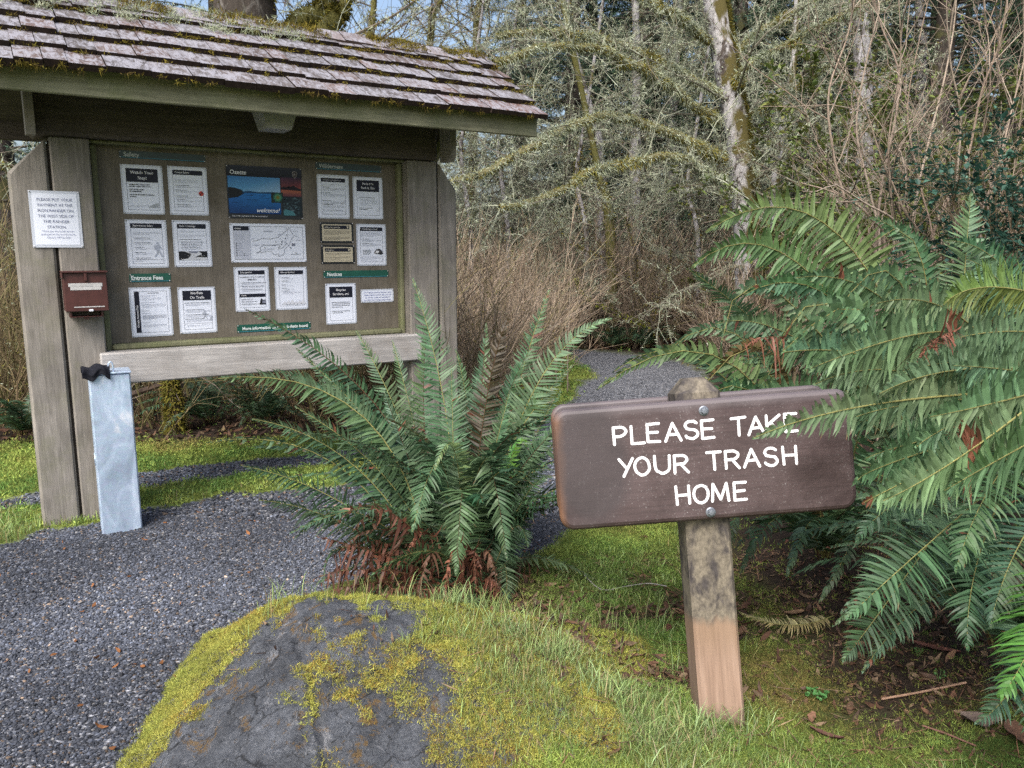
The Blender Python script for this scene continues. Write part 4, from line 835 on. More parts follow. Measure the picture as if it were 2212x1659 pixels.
# ------------------------------------------------------------------ gravel: real stones near, one merged mass
def ico():
    t = (1 + 5 ** .5) / 2; V = nrm(np.array([(-1, t, 0), (1, t, 0), (-1, -t, 0), (1, -t, 0), (0, -1, t), (0, 1, t), (0, -1, -t), (0, 1, -t), (t, 0, -1), (t, 0, 1), (-t, 0, -1), (-t, 0, 1)], float))
    F = np.array([(0, 11, 5), (0, 5, 1), (0, 1, 7), (0, 7, 10), (0, 10, 11), (1, 5, 9), (5, 11, 4), (11, 10, 2), (10, 7, 6), (7, 1, 8), (3, 9, 4), (3, 4, 2), (3, 2, 6), (3, 6, 8), (3, 8, 9), (4, 9, 5), (2, 4, 11), (6, 2, 10), (8, 6, 7), (9, 8, 1)]); return V, F
IV, IF = ico()
def in_view(X, Y, Z=0.0, m=1.04):
    d = Y * CP - (Z - 1.5) * SP; u = Y * SP + (Z - 1.5) * CP; return (d > .3) & (np.abs(X / d) < .641 * m + .02) & (np.abs(u / d) < .481 * m + .03)
def scatter(x0, x1, y0, y1, n, mask=None, view=True, g=rng):
    X = g.uniform(x0, x1, n); Y = g.uniform(y0, y1, n); k = in_view(X, Y) if view else np.ones(n, bool)
    X, Y = X[k], Y[k]
    if mask is not None: p = mask(X, Y); k = g.uniform(size=len(X)) < p; X, Y = X[k], Y[k]
    return X, Y
gr = MB()
for (x0, x1, y0, y1, n, s0, s1) in ((-2.2, .6, 1.7, 3.0, 66000, .0040, .0080), (-3.3, .8, 3.0, 4.4, 80000, .0047, .0088), (-4.2, 1.6, 4.4, 7.2, 60000, .008, .014)):
    X, Y = scatter(x0, x1, y0, y1, n, lambda a, b_: sstep(.25, .75, gravel_mask(a, b_))); N = len(X); r = rng.uniform(s0, s1, N) * np.exp(rng.normal(size=N) * .15)
    q = rng.normal(size=(N, 4)); q /= np.linalg.norm(q, axis=1, keepdims=True); w, a, b_, c = q.T
    Rm = np.stack([1 - 2 * (b_*b_ + c*c), 2 * (a*b_ - w*c), 2 * (a*c + w*b_), 2 * (a*b_ + w*c), 1 - 2 * (a*a + c*c), 2 * (b_*c - w*a), 2 * (a*c - w*b_), 2 * (b_*c + w*a), 1 - 2 * (a*a + b_*b_)], -1).reshape(N, 3, 3)
    V = IV[None] * rng.uniform(.78, 1.15, (N, 12, 1)) * np.stack([np.ones(N), rng.uniform(.6, 1, N), rng.uniform(.4, .75, N)], -1)[:, None]
    flat = np.einsum('nij,nkj->nki', Rm, V); flat[..., 2] *= .72
    V = flat * r[:, None, None] + np.stack([X, Y, gz(X, Y) + r * rng.uniform(-.1, .55, N)], -1)[:, None]
    bse = np.array([.070, .079, .101]); v = np.exp(rng.normal(size=N) * .46 - .05)[:, None]; col = bse * v; wm = rng.uniform(size=N) < .05; col[wm] = np.array([.16, .12, .09]) * v[wm]; br = rng.uniform(size=N) < .02; col[br] = .26
    wet = .62 + .5 * sstep(-.25, .3, n2(X, Y, 1.1, 4, 2.7)); col = col * wet[:, None]
    gr.add(V.reshape(-1, 3), (IF[None] + (np.arange(N) * 12)[:, None, None]).reshape(-1, 3), 0, np.repeat(col, 12, 0))
tag(gr.build("gravel", M['pebble']), "loose dark grey gravel stones covering the path", "gravel", kind="stuff")

# ------------------------------------------------------------------ boulder in the foreground
def smin(L, k=.035):
    L = np.stack(L); m = L.min(0); return m - k * np.log(np.exp(-(L - m) / k).sum(0))
def bz(X, Y, rough=True):
    """faceted block: crown, a long left flank, a front face and a slope running into the mound on the right"""
    X = np.asarray(X, float); Y = np.asarray(Y, float)
    wx = X + .05 * n2(X, Y, 2.6, 3, 8.) ; wy = Y + .05 * n2(X, Y, 2.6, 3, 18.)
    z = smin([.345 - .05 * (wx + .45), .345 - 1.0 * (wy - 2.60), .345 - .60 * (2.33 - wy) - .10 * (wx + .4), .33 - .72 * (-.68 - wx) + .10 * (wy - 2.3), .34 - .40 * (-.50 - wx) - .36 * (2.30 - wy), .33 - .30 * (wx + .30) + .10 * (2.2 - wy), .30 - .75 * (wx - .10)])
    if rough:
        a = np.abs(n2(X, Y, 4.0, 4, 3.)); z = z + .055 * a + .030 * n2(X, Y, 7, 4, 8.) + .014 * n2(X, Y, 22, 4, 1.) + .006 * n2(X, Y, 60, 3, 1.)
        z = z - .030 * sstep(.025, .0, np.abs(X + .60 + .45 * (Y - 2.2) + .06 * n2(X, Y, 4, 3))) * sstep(2.5, 2.3, Y)
    return z
xs = np.arange(-1.25, .60, .008); ys = np.arange(1.45, 3.0, .008); X, Y = np.meshgrid(xs, ys); Z = bz(X, Y); Zg = gz(X, Y)
keep = Z > Zg - .12; ny_, nx_ = X.shape; i = np.arange(ny_ - 1)[:, None] * nx_ + np.arange(nx_ - 1)[None]; kf = keep[:-1, :-1] & keep[1:, :-1] & keep[:-1, 1:] & keep[1:, 1:]
F = np.stack([i, i + 1, i + nx_ + 1, i + nx_], -1)[kf]; mb = MB(); mb.add(np.stack([X, Y, np.maximum(Z, Zg - .15)], -1).reshape(-1, 3), F)
boulder = mb.build("boulder", M['rock'], smooth=True)
tag(boulder, "large dark boulder patched with yellow moss beside the gravel in the foreground", "boulder")
def moss_amt(X, Y):
    """where moss sits on the boulder: crown, back edge and right side, with loose patches on the face"""
    d = Y - 2.50 + .26 * n2(X, Y, 3.0, 4, 5.); back = sstep(-.02, .06, d)
    right = sstep(-.06, .06, X + .22 + .30 * n2(X, Y, 3.4, 4, 1.5) + .10 * (Y - 2.0)); edge = sstep(.0, .06, -.985 - X + .42 * (Y - 2.15) + .12 * n2(X, Y, 5, 4, 2.))
    pat = sstep(.14, .24, n2(X, Y, 6.5, 4, 12.)) * sstep(-.25, .05, n2(X, Y, 15, 3, 2.)); vein = sstep(.05, .0, np.abs(X + .60 + .45 * (Y - 2.2) + .06 * n2(X, Y, 4, 3))) * sstep(-.25, .1, n2(X, Y, 6, 3, 7.))
    hole = 1 - sstep(.12, .20, n2(X, Y, 5.5, 4, 22.)) * sstep(-.35, -.05, X) * sstep(2.25, 2.0, Y)
    return np.clip(np.maximum.reduce([back, right * hole, edge, pat, vein]), 0, 1)
mm = MB(); X = rng.uniform(-1.2, .58, 90000); Y = rng.uniform(1.5, 2.95, 90000); k = in_view(X, Y, .2); X, Y = X[k], Y[k]; k = rng.uniform(size=len(X)) < moss_amt(X, Y) * .9; X, Y = X[k], Y[k]; Z = bz(X, Y); k = Z > gz(X, Y) - .01; X, Y, Z = X[k], Y[k], Z[k]
hue = n2(X, Y, 3.2, 3, 33.)[:, None] + rng.normal(size=(len(X), 1)) * .16; ye, og, gn = np.array([.35, .35, .085]), np.array([.30, .20, .045]), np.array([.27, .31, .075])
tn = ye + (og - ye) * sstep(.10, .40, hue) + (gn - ye) * sstep(-.10, -.40, hue); cl_ = n2(X, Y, 26, 3, 3.); tn = tn * (1 + .55 * cl_[:, None])
tufts(mm, np.c_[X, Y, Z - .004 + .010 * cl_], 12, (.006, .015), (.0006, .0014), (0, -.1, .75), .8, tn, rad=.008)
mm.build("boulder_moss", M['moss'], boulder)

# ------------------------------------------------------------------ ground moss, grass and litter
def top(X, Y): return np.maximum(gz(X, Y), np.where((X > -1.25) & (X < .60) & (Y > 1.45) & (Y < 3.0), bz(X, Y), -9))
def moss_p(X, Y): return (1 - gravel_mask(X, Y)) * (1 - .92 * litter_mask(X, Y))
gm = MB()
for (x0, x1, y0, y1, n, c, sz, wd, rad) in ((-.3, 2.4, 1.7, 3.2, 42000, 12, (.006, .019), (.0007, .0016), .010), (-.2, 3., 3.2, 5.2, 17000, 10, (.010, .026), (.0013, .0028), .016), (-5, 4, 4.2, 7.5, 26000, 7, (.012, .032), (.003, .006), .022), (-5, 9, 7.5, 13.5, 15000, 5, (.02, .05), (.006, .012), .04)):
    X, Y = scatter(x0, x1, y0, y1, n, moss_p); Z = gz(X, Y); k = bz(X, Y) < Z; X, Y, Z = X[k], Y[k], Z[k]
    h = n2(X, Y, 2.0, 3, 44.)[:, None] + rng.normal(size=(len(X), 1)) * .15; a, b_, c_ = np.array([.28, .35, .085]), np.array([.13, .23, .06]), np.array([.24, .20, .07])
    t = a + (b_ - a) * sstep(-.05, .35, h) + (c_ - a) * sstep(-.1, -.45, h)
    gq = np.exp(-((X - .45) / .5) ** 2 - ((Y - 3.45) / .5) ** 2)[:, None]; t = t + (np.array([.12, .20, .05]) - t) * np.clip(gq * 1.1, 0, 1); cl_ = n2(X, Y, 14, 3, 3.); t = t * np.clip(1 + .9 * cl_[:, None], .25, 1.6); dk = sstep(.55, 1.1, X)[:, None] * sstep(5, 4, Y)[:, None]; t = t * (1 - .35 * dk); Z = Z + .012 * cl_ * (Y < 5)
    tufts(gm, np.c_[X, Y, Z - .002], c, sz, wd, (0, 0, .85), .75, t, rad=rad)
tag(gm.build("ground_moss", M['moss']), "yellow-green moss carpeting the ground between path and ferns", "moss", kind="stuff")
def blades(mb, P, H, W, tints, lean=.85, mat=0, g=rng):
    N = len(P); a = g.uniform(0, 2 * math.pi, N); d = np.c_[np.cos(a), np.sin(a), 0 * a]; s = np.c_[-np.sin(a), np.cos(a), 0 * a]; ln = g.uniform(.1, 1, N)[:, None] * lean; H = H[:, None]; W = W[:, None]
    p1 = P + np.array([0, 0, .45]) * H + d * H * ln * .25; p2 = P + np.array([0, 0, .85]) * H + d * H * ln * .8; p3 = P + np.array([0, 0, .98]) * H + d * H * ln * 1.4
    V = np.stack([P - s * W, P + s * W, p1 - s * W * .9, p1 + s * W * .9, p2 - s * W * .55, p2 + s * W * .55, p3], 1).reshape(-1, 3); b_ = (np.arange(N) * 7)[:, None]
    n0 = mb.n; t = np.repeat(tints, 7, 0); mb.add(V, np.concatenate([b_ + [0, 1, 3, 2], b_ + [2, 3, 5, 4]]), mat, t); F = (b_ + [4, 5, 6]).astype(np.int32) + n0; mb.F.append((F, np.full(N, mat, np.int32)))
gs = MB()
def gcol(N, dry=.15):
    t = np.array([[.20, .27, .085]]) * np.exp(rng.normal(size=(N, 1)) * .3) * np.array([[1, 1, 1]]); k = rng.uniform(size=N) < dry; t[k] = np.array([.30, .25, .11]) * rng.uniform(.6, 1.2, (k.sum(), 1)); b_ = rng.uniform(size=N) < .3; t[b_] = t[b_] * [1.1, 1.15, 1.45]; return t
def grass_patch(cx, cy, rx, ry, n, h, w, dry=.15, thr=-.1):
    X = cx + rng.normal(size=n) * rx; Y = cy + rng.normal(size=n) * ry; k = in_view(X, Y) & (gravel_mask(X, Y) < .25) & (litter_mask(X, Y) < .45) & (n2(X, Y, 4.5, 3, 15.) + rng.normal(size=n) * .1 > thr); k2 = (bz(X, Y) < gz(X, Y) + .01) | (moss_amt(X, Y) > .6); k = k.copy(); X, Y = X[k], Y[k]; k2 = k2[k]; X, Y = X[k2], Y[k2]
    blades(gs, np.c_[X, Y, top(X, Y) - .004], rng.uniform(*h, len(X)), rng.uniform(*w, len(X)), gcol(len(X), dry))
grass_patch(.05, 2.42, .22, .16, 1500, (.02, .055), (.0009, .0018), .22, -.12); grass_patch(.30, 2.22, .25, .14, 1500, (.02, .05), (.0009, .0018), .2, -.05); grass_patch(.55, 2.05, .2, .12, 700, (.02, .045), (.0009, .0017), .2)
grass_patch(.18, 2.33, .30, .16, 9000, (.012, .042), (.0006, .0012), .3, -.3); grass_patch(.45, 2.1, .25, .12, 4000, (.012, .045), (.0006, .0012), .25, -.2); grass_patch(.52, 3.45, .26, .25, 3800, (.015, .04), (.001, .002), .06, -.25); grass_patch(.95, 1.85, .35, .15, 1500, (.02, .06), (.0009, .0018), .25, .0); grass_patch(.2, 2.85, .3, .12, 700, (.05, .14), (.0009, .0016), .2, -.2)
grass_patch(-2.75, 4.05, .35, .22, 3500, (.03, .07), (.0014, .0026), .12, -.3); grass_patch(-2.1, 4.35, .3, .05, 350, (.02, .05), (.0014, .0026), .1, -.5); grass_patch(-1.6, 5.0, .6, .25, 2500, (.015, .04), (.0018, .003), .15, -.1); grass_patch(.9, 5.5, .35, .8, 2200, (.02, .05), (.002, .0032), .15, .0)
for cx_, cy_, n_ in ((.60, 2.25, 90), (.72, 2.29, 60), (.55, 2.18, 120), (.30, 2.30, 260), (.15, 2.45, 260), (.02, 2.55, 200), (.42, 2.12, 220), (.45, 1.95, 160), (-.2, 2.72, 120), (.85, 1.95, 120), (1.2, 2.0, 90)):
    X = cx_ + rng.normal(size=n_) * .05; Y = cy_ + rng.normal(size=n_) * .04; blades(gs, np.c_[X, Y, top(X, Y) - .004], rng.uniform(.03, .085, n_), rng.uniform(.0009, .0018, n_), gcol(n_, .2) * np.array([1.15, 1.15, 1.35]), 1.0)
X, Y = scatter(-.9, .6, 2.5, 2.85, 500, lambda a, b_: (1 - gravel_mask(a, b_)) * .8); blades(gs, np.c_[X, Y, top(X, Y)], rng.uniform(.03, .10, len(X)), rng.uniform(.0008, .0015, len(X)), gcol(len(X), .25))
tag(gs.build("grass", M['grass']), "thin green grass blades growing on the mound and verges", "grass", kind="stuff")
# loose litter: curled brown leaves, needles and bark flakes
ll = MB()
def flakes(X, Y, Z, L, W, tints, curl=.5, g=rng, tilt=.45):
    N = len(X); a = g.uniform(0, 2 * math.pi, N); n_ = nrm(np.c_[g.normal(size=(N, 2)) * tilt, np.ones(N)]); d = np.c_[np.cos(a), np.sin(a), 0 * a]; d = nrm(d - (d * n_).sum(1, keepdims=True) * n_); s = np.cross(n_, d)
    L = L[:, None]; W = W[:, None]; P = np.c_[X, Y, Z + .004]; cu = g.uniform(-.2, 1, N)[:, None] * curl; V = []
    for t, w in ((-1, .25), (-.35, .95), (.35, .85), (1, .15)):
        for q in (-1, 1): V.append(P + d * L * t + s * W * w * q + n_ * (cu * L * t * t + .35 * cu * W * w * w))
    V = np.stack(V, 1).reshape(-1, 3); b_ = (np.arange(N) * 8)[:, None]
    ll.add(V, np.concatenate([b_ + [0, 1, 3, 2], b_ + [2, 3, 5, 4], b_ + [4, 5, 7, 6]]), 0, np.repeat(tints, 8, 0))
BR = np.array([[.085, .045, .03], [.13, .07, .045], [.055, .034, .027], [.16, .095, .06], [.10, .065, .05], [.20, .14, .09]])
def bcol(N): return BR[rng.integers(0, len(BR), N)] * rng.uniform(.6, 1.3, (N, 1))
for (x0, x1, y0, y1, n, L, W) in ((-.4, 2.6, 1.75, 3.8, 8000, (.005, .022), (.002, .008)), (-.1, 2.5, 1.8, 3.4, 500, (.016, .038), (.006, .014)), (-5, 3, 5.6, 8.5, 5000, (.02, .05), (.008, .02)), (-1, 6, 12.2, 14, 2500, (.03, .08), (.01, .03))):
    X, Y = scatter(x0, x1, y0, y1, n, lambda a, b_: litter_mask(a, b_) * (1 - gravel_mask(a, b_))); flakes(X, Y, top(X, Y), rng.uniform(*L, len(X)), rng.uniform(*W, len(X)), bcol(len(X)))
X, Y = scatter(.0, 1.0, 2.3, 3.2, 1200, lambda a, b_: litter_mask(a, b_) ** 2); flakes(X, Y, top(X, Y) + .01, rng.uniform(.010, .036, len(X)), rng.uniform(.004, .011, len(X)), bcol(len(X)))
X, Y = scatter(-.2, 2.2, 1.75, 3.8, 4200, lambda a, b_: (1 - gravel_mask(a, b_)) * .45); flakes(X, Y, top(X, Y) + .006, rng.uniform(.012, .06, len(X)), rng.uniform(.0008, .002, len(X)), bcol(len(X)) * 1.4, .1, tilt=.2)
X, Y = scatter(-3, .6, 1.9, 6, 480, lambda a, b_: gravel_mask(a, b_) * .5); flakes(X, Y, top(X, Y) + .006, rng.uniform(.008, .022, len(X)), rng.uniform(.003, .008, len(X)), np.array([[.25, .11, .045]]) * rng.uniform(.5, 1.2, (len(X), 1)))
X, Y = scatter(-.95, .2, 2.3, 2.8, 120); flakes(X, Y, top(X, Y) + .006, rng.uniform(.006, .03, len(X)), rng.uniform(.001, .006, len(X)), bcol(len(X)))
tag(ll.build("leaf_litter", M['litter']), "brown dead leaves, needles and bark flakes on the ground", "leaf litter", kind="stuff")

# ------------------------------------------------------------------ sword ferns
G_DARK, G_MID, G_LIGHT, G_YEL, G_BRN = np.array([.046, .090, .046]), np.array([.080, .148, .070]), np.array([.125, .21, .105]), np.array([.14, .19, .055]), np.array([.10, .075, .03])
RUST = np.array([.17, .068, .042]); RACH = np.array([.20, .19, .07]); RACHB = np.array([.07, .04, .022])
def frond_mesh(Bp, Mp, Tp, width, n=44, col=G_MID, side=None, rach=RACH, droop=.35, tipw=1.0, dry=0.0, miss=0.0, g=rng, fold=.25, start=.10, rust=None, fat=1.0, mess=1.1):
    n = int(n * 1.22); Bp, Mp, Tp = map(lambda q: np.asarray(q, float), (Bp, Mp, Tp)); C = 2 * Mp - (Bp + Tp) / 2; t = np.linspace(0, 1, 90)[:, None]; cur = (1 - t) ** 2 * Bp + 2 * t * (1 - t) * C + t * t * Tp
    sl = np.r_[0, np.cumsum(np.linalg.norm(np.diff(cur, axis=0), axis=1))]; Ln = sl[-1]; sl = sl / Ln
    u = np.linspace(start, .995, n); P = np.stack([np.interp(u, sl, cur[:, k]) for k in range(3)], -1); tan = nrm(np.gradient(P, axis=0))
    h = Tp - Bp; h = h * [1, 1, 0]
    if side is None: side = np.cross([0, 0, 1], h if np.linalg.norm(h) > .05 else [0, 1, 0])
    side = nrm(np.asarray(side, float)); S = nrm(side[None] - (tan * side).sum(1, keepdims=True) * tan); Nn = np.cross(tan, S); Nn = np.where((Nn[:, 2:3].sum() < 0), -Nn, Nn)
    mb = MB(); us = np.linspace(0, 1, 14); Pr = np.stack([np.interp(us, sl, cur[:, k]) for k in range(3)], -1); tubes(mb, Pr, np.linspace(.0036, .0009, 14) * (Ln / 1.1) ** .5, 5, 1, rach)
    w = np.where(u < .28, .50 + .50 * (u / .28), 1 - ((u - .28) / .72) ** 1.9 * .97) * width; w = w * (1 + (g.normal(size=n) * .06 * mess)); sp = Ln * (.995 - start) / n
    for sd in (-1, 1):
        off = sp * .5 if sd > 0 else 0; A = P + tan * off; ang = np.radians(12 + 42 * u ** 2.2 + g.normal(size=n) * 5 * mess)[:, None]; D = nrm(S * sd * np.cos(ang) + tan * np.sin(ang) + Nn * (fold + g.normal(size=(n, 1)) * .10 * mess)); 
        Wd = nrm(np.cross(D, Nn)); tw = (g.normal(size=n) * .45 + .25 * sd)[:, None]; Wd = nrm(Wd * np.cos(tw) + Nn * np.sin(tw)); hw = np.maximum(sp * .49 * fat, .0014) * (1 - .35 * u)[:, None] * np.ones((n, 1)); dr = (droop * (1 + g.normal(size=n) * .3 * mess))[:, None] * np.ones((n, 1))
        L = w[:, None] * np.where(g.uniform(size=(n, 1)) < miss, g.uniform(.1, .7, (n, 1)), 1.)
        V = []
        for s, k in ((0, .5), (.10, 1.0), (.45, .88), (.78, .5)):
            q = A + D * L * s - Nn * dr * L * s * s * .8 + np.array([0, 0, -1]) * dr * L * s * s * .35
            # serrate look: slight widening is enough at this size
            V += [q - Wd * hw * k, q + Wd * hw * k]
        V.append(A + D * L - Nn * dr * L * .8 + np.array([0, 0, -1]) * dr * L * .35 + tan * hw * 1.2)
        V = np.stack(V, 1).reshape(-1, 3); b_ = (np.arange(n) * 9)[:, None]
        c = np.broadcast_to(col, (n, 3)) * np.exp(g.normal(size=(n, 1)) * .16) * np.array([1 + .25 * g.normal() * .4, 1, 1 + .2 * g.normal() * .4])
        if dry: k = g.uniform(size=n) < dry; c = c.copy(); c[k] = RUST * g.uniform(.6, 1.4, (k.sum(), 1))
        if rust is not None: k = (u > rust[0]) & (u < rust[1]); c = c.copy(); c[k] = (np.asarray(col) if rust == (0, 1) else RUST) * g.uniform(.6, 1.5, (k.sum(), 1))
        tt = np.repeat(c, 9, 0); 
        if dry or rust is None:
            m9 = np.tile(np.arange(9) == 8, n) & (g.uniform(size=n * 9) < .12); tt[m9] = RUST * 1.2
        n0 = mb.n; mb.add(V, np.concatenate([b_ + [0, 1, 3, 2], b_ + [2, 3, 5, 4], b_ + [4, 5, 7, 6]]), 0, tt); mb.F.append(((b_ + [6, 7, 8]).astype(np.int32) + n0, np.zeros(n, np.int32)))
    return mb
FM = None
def add_frond(root, B, Mp, T, width, name="frond", label=None, **k):
    mb = frond_mesh(np.array(B) - np.array(root.location), np.array(Mp) - np.array(root.location), np.array(T) - np.array(root.location), width, **k)
    o = mb.build(name, [M['frond'], M['twig']], root)
    if label: o["label"] = label
    return o
def radial(root, n, Lr, elev, width, cols, az=(0, 360), arch=.35, seed=1, base_r=.06, z=.04, **k):
    g = np.random.default_rng(seed); c = np.array(root.location)
    for q in range(n):
        a = RAD(g.uniform(*az)); L = g.uniform(*Lr); e = RAD(g.uniform(*elev)); d = np.array([math.cos(a), math.sin(a), 0]); B = c + d * base_r * g.uniform(.2, 1) + [0, 0, z]
        Mp = B + d * L * .5 * math.cos(e) + np.array([0, 0, L * .5 * math.sin(e)]); T = Mp + (d * math.cos(e - arch * 2) + np.array([0, 0, math.sin(e - arch * 2)])) * L * .5 * g.uniform(.9, 1.1)
        T = T + np.array([-d[1], d[0], 0]) * L * g.normal() * .06; T[2] = max(T[2], gz(T[0], T[1]) + .03)
        add_frond(root, B, Mp, T, width * g.uniform(.8, 1.15) * (L / Lr[1]), col=cols[g.integers(0, len(cols))] * g.uniform(.75, 1.25), rach=RACHB if g.uniform() < .5 else RACH, g=g, n=int(30 + 16 * L), dry=.02, **k)

# the fern in the middle
fc = gp(1010, 1262); fern1 = empty("sword_fern", (fc[0], fc[1], .03)); tag(fern1, "sword fern with upright fronds in front of the kiosk, rusty dead fronds at its foot", "fern")
cB = np.array(fern1.location); YF = cB[1]
def cf(b, m_, t, w, yb=0, ym=0, yt=0, **k):
    k.setdefault('side', None)
    add_frond(fern1, at(b[0], b[1], YF + yb), at(m_[0], m_[1], YF + ym), at(t[0], t[1], YF + yt), w, **k)
SX = (1, 0, 0)
cf((985, 1230), (965, 905), (892, 604), 0.152, .02, .12, .28, col=G_MID * .95, side=(1, .15, 0), n=66, droop=.1, fold=.12)
cf((960, 1230), (905, 960), (848, 738), 0.104, .05, .2, .38, col=G_MID, side=(1, .2, 0), n=56, droop=.12, fold=.1)
cf((940, 1235), (835, 905), (530, 668), 0.128, .0, .02, .10, col=G_DARK * 1.25, n=60, rach=RACHB, droop=.45, side=(.7, -.5, .55))
cf((925, 1240), (790, 905), (468, 818), 0.146, -.05, -.10, -.10, col=G_LIGHT * .85, n=60, droop=.35, side=(.4, -.45, .85))
cf((1010, 1230), (1050, 870), (1102, 680), 0.122, .02, .05, .05, col=G_BRN * .40, n=60, rach=RACHB, side=(.9, -.2, -.3), droop=.25, fold=-.1, label="brown-backed frond seen from behind")
cf((1030, 1230), (1110, 870), (1186, 628), 0.128, .05, .2, .38, col=G_MID * .9, n=58, side=(.9, .1, -.3), dry=.05)
cf((1040, 1230), (1150, 850), (1318, 688), 0.134, .0, .1, .22, col=G_LIGHT * .8, n=60, side=(.75, -.3, -.5), droop=.2)
cf((1000, 1230), (1015, 960), (985, 758), 0.104, .1, .28, .42, col=G_MID, n=50, side=(1, 0, 0), droop=.15)
cf((965, 1235), (820, 960), (642, 755), 0.122, .0, .1, .18, col=G_MID * .95, n=56, side=(.8, -.3, .5))
cf((960, 1235), (800, 940), (600, 800), 0.110, .05, .2, .32, col=G_DARK * 1.3, n=50, side=(.8, -.3, .5), rach=RACHB)
cf((930, 1240), (770, 1010), (545, 905), 0.134, -.08, -.12, -.10, col=G_MID * .9, n=54, side=(.4, -.5, .8), droop=.4)
cf((920, 1245), (745, 1090), (520, 1005), 0.140, -.10, -.18, -.22, col=G_DARK * 1.2, n=54, side=(.4, -.5, .8), droop=.5, miss=.1)
cf((915, 1245), (740, 1130), (560, 1080), 0.134, -.10, -.22, -.30, col=G_DARK * 1.15, n=50, side=(.4, -.5, .8), droop=.55)
cf((930, 1245), (780, 1110), (640, 1160), 0.146, -.12, -.28, -.40, col=G_DARK, n=48, side=(.5, -.5, .7), droop=.5)
cf((975, 1240), (955, 1000), (890, 1150), 0.140, -.08, -.22, -.42, col=G_MID * 1.1, n=52, side=(1, -.3, 0), droop=.3)
cf((1000, 1240), (985, 985), (940, 1010), 0.122, -.05, -.25, -.38, col=G_LIGHT, n=46, side=(1, -.3, 0), droop=.3)
cf((1020, 1240), (1045, 990), (1095, 1205), 0.152, -.08, -.25, -.45, col=G_DARK * 1.5, n=52, side=(1, .2, 0), droop=.3, rach=RACHB)
cf((1000, 1245), (1000, 1060), (985, 1240), 0.134, -.12, -.30, -.42, col=G_MID, n=46, side=(1, 0, 0), droop=.3, rach=RACHB)
cf((940, 1250), (880, 1130), (790, 1085), 0.122, -.12, -.30, -.42, col=G_LIGHT * .8, n=44, side=(.6, -.5, .6), droop=.4)
cf((1050, 1235), (1140, 980), (1215, 840), 0.122, .0, .05, .10, col=G_DARK * 1.4, n=54, side=(.8, -.3, .5))
cf((1055, 1240), (1140, 1030), (1200, 930), 0.122, .0, .0, .0, col=G_DARK * 1.2, n=50, side=(.6, -.4, -.6), rach=RACHB)
cf((1060, 1245), (1130, 1080), (1190, 1030), 0.116, -.05, -.10, -.14, col=G_MID * .8, n=46, side=(.6, -.4, -.6))
cf((1060, 1250), (1110, 1140), (1140, 1180), 0.110, -.08, -.18, -.24, col=G_DARK * 1.3, n=42, side=(.6, -.4, -.6))
cf((1040, 1240), (1100, 1000), (1135, 960), 0.091, .05, -.02, -.05, col=np.array([.09, .24, .05]), n=30, side=(.8, -.6, 0), fat=1.3, label="bright fresh green frond")
cf((930, 1250), (760, 1180), (700, 1250), 0.110, -.12, -.25, -.33, col=G_DARK * 1.2, n=40, side=(.5, -.5, .7))
cf((1000, 1255), (930, 1190), (800, 1245), 0.122, -.15, -.35, -.50, col=G_MID * 1.15, n=36, side=(.5, -.5, .7), fat=1.15)
cf((1070, 1255), (1090, 1220), (1095, 1300), 0.098, -.1, -.2, -.3, col=G_DARK * 1.4, n=34, side=(1, .2, 0))
cf((900, 1235), (720, 1000), (455, 955), 0.067, -.05, -.08, -.06, col=G_DARK * 1.3, n=30, side=(.4, -.5, .8), miss=.55, droop=.6, label="ragged half-bare frond reaching left")
for q, (m_, t_, w_, ym_, yt_, sd_) in enumerate((((880, 950), (770, 715), .12, .10, .22, (1, -.1, 0)), ((920, 960), (925, 690), .115, .16, .34, (1, .1, 0)), ((850, 990), (690, 800), .13, .02, .08, (.8, -.3, .3)), ((1060, 960), (1150, 745), .12, .08, .2, (.9, -.2, -.3)), ((1090, 990), (1235, 790), .12, .04, .12, (.8, -.3, -.4)), ((1030, 950), (1050, 700), .115, .14, .3, (1, .1, 0)), ((840, 1040), (640, 880), .13, -.06, -.04, (.6, -.4, .6)), ((1100, 1050), (1230, 900), .115, -.02, .0, (.7, -.3, -.5)), ((980, 1010), (975, 800), .125, -.04, .02, (1, 0, 0)), ((900, 1040), (830, 850), .125, -.06, -.03, (1, -.1, .1)), ((1050, 1040), (1100, 850), .12, -.06, -.03, (1, -.1, -.1)))):
    cf((985 + (t_[0] - 985) * .12, 1235), m_, t_, w_, .0, ym_, yt_, side=sd_, col=(G_DARK * 1.35, G_MID * .85, G_DARK * 1.6)[q % 3], n=56, droop=.2, rach=RACHB if q % 2 else RACH, dry=.015)
radial(fern1, 36, (.8, 1.12), (42, 80), .125, [G_DARK, G_DARK * 1.3, G_MID * .8], seed=5)
radial(fern1, 9, (.45, .7), (5, 35), .10, [G_DARK, G_MID * .8], seed=6, arch=.3, az=(180, 360))
def dead(root, pts, w, seed, n=26, col=RUST):
    g = np.random.default_rng(seed); o = add_frond(root, pts[0], pts[1], pts[2], w, name="dead_frond", col=col * .85, n=n, droop=.8, fold=-.3, mess=5, rach=RACHB * 1.5, g=g, miss=.5, rust=(0, 1), fat=1.0)
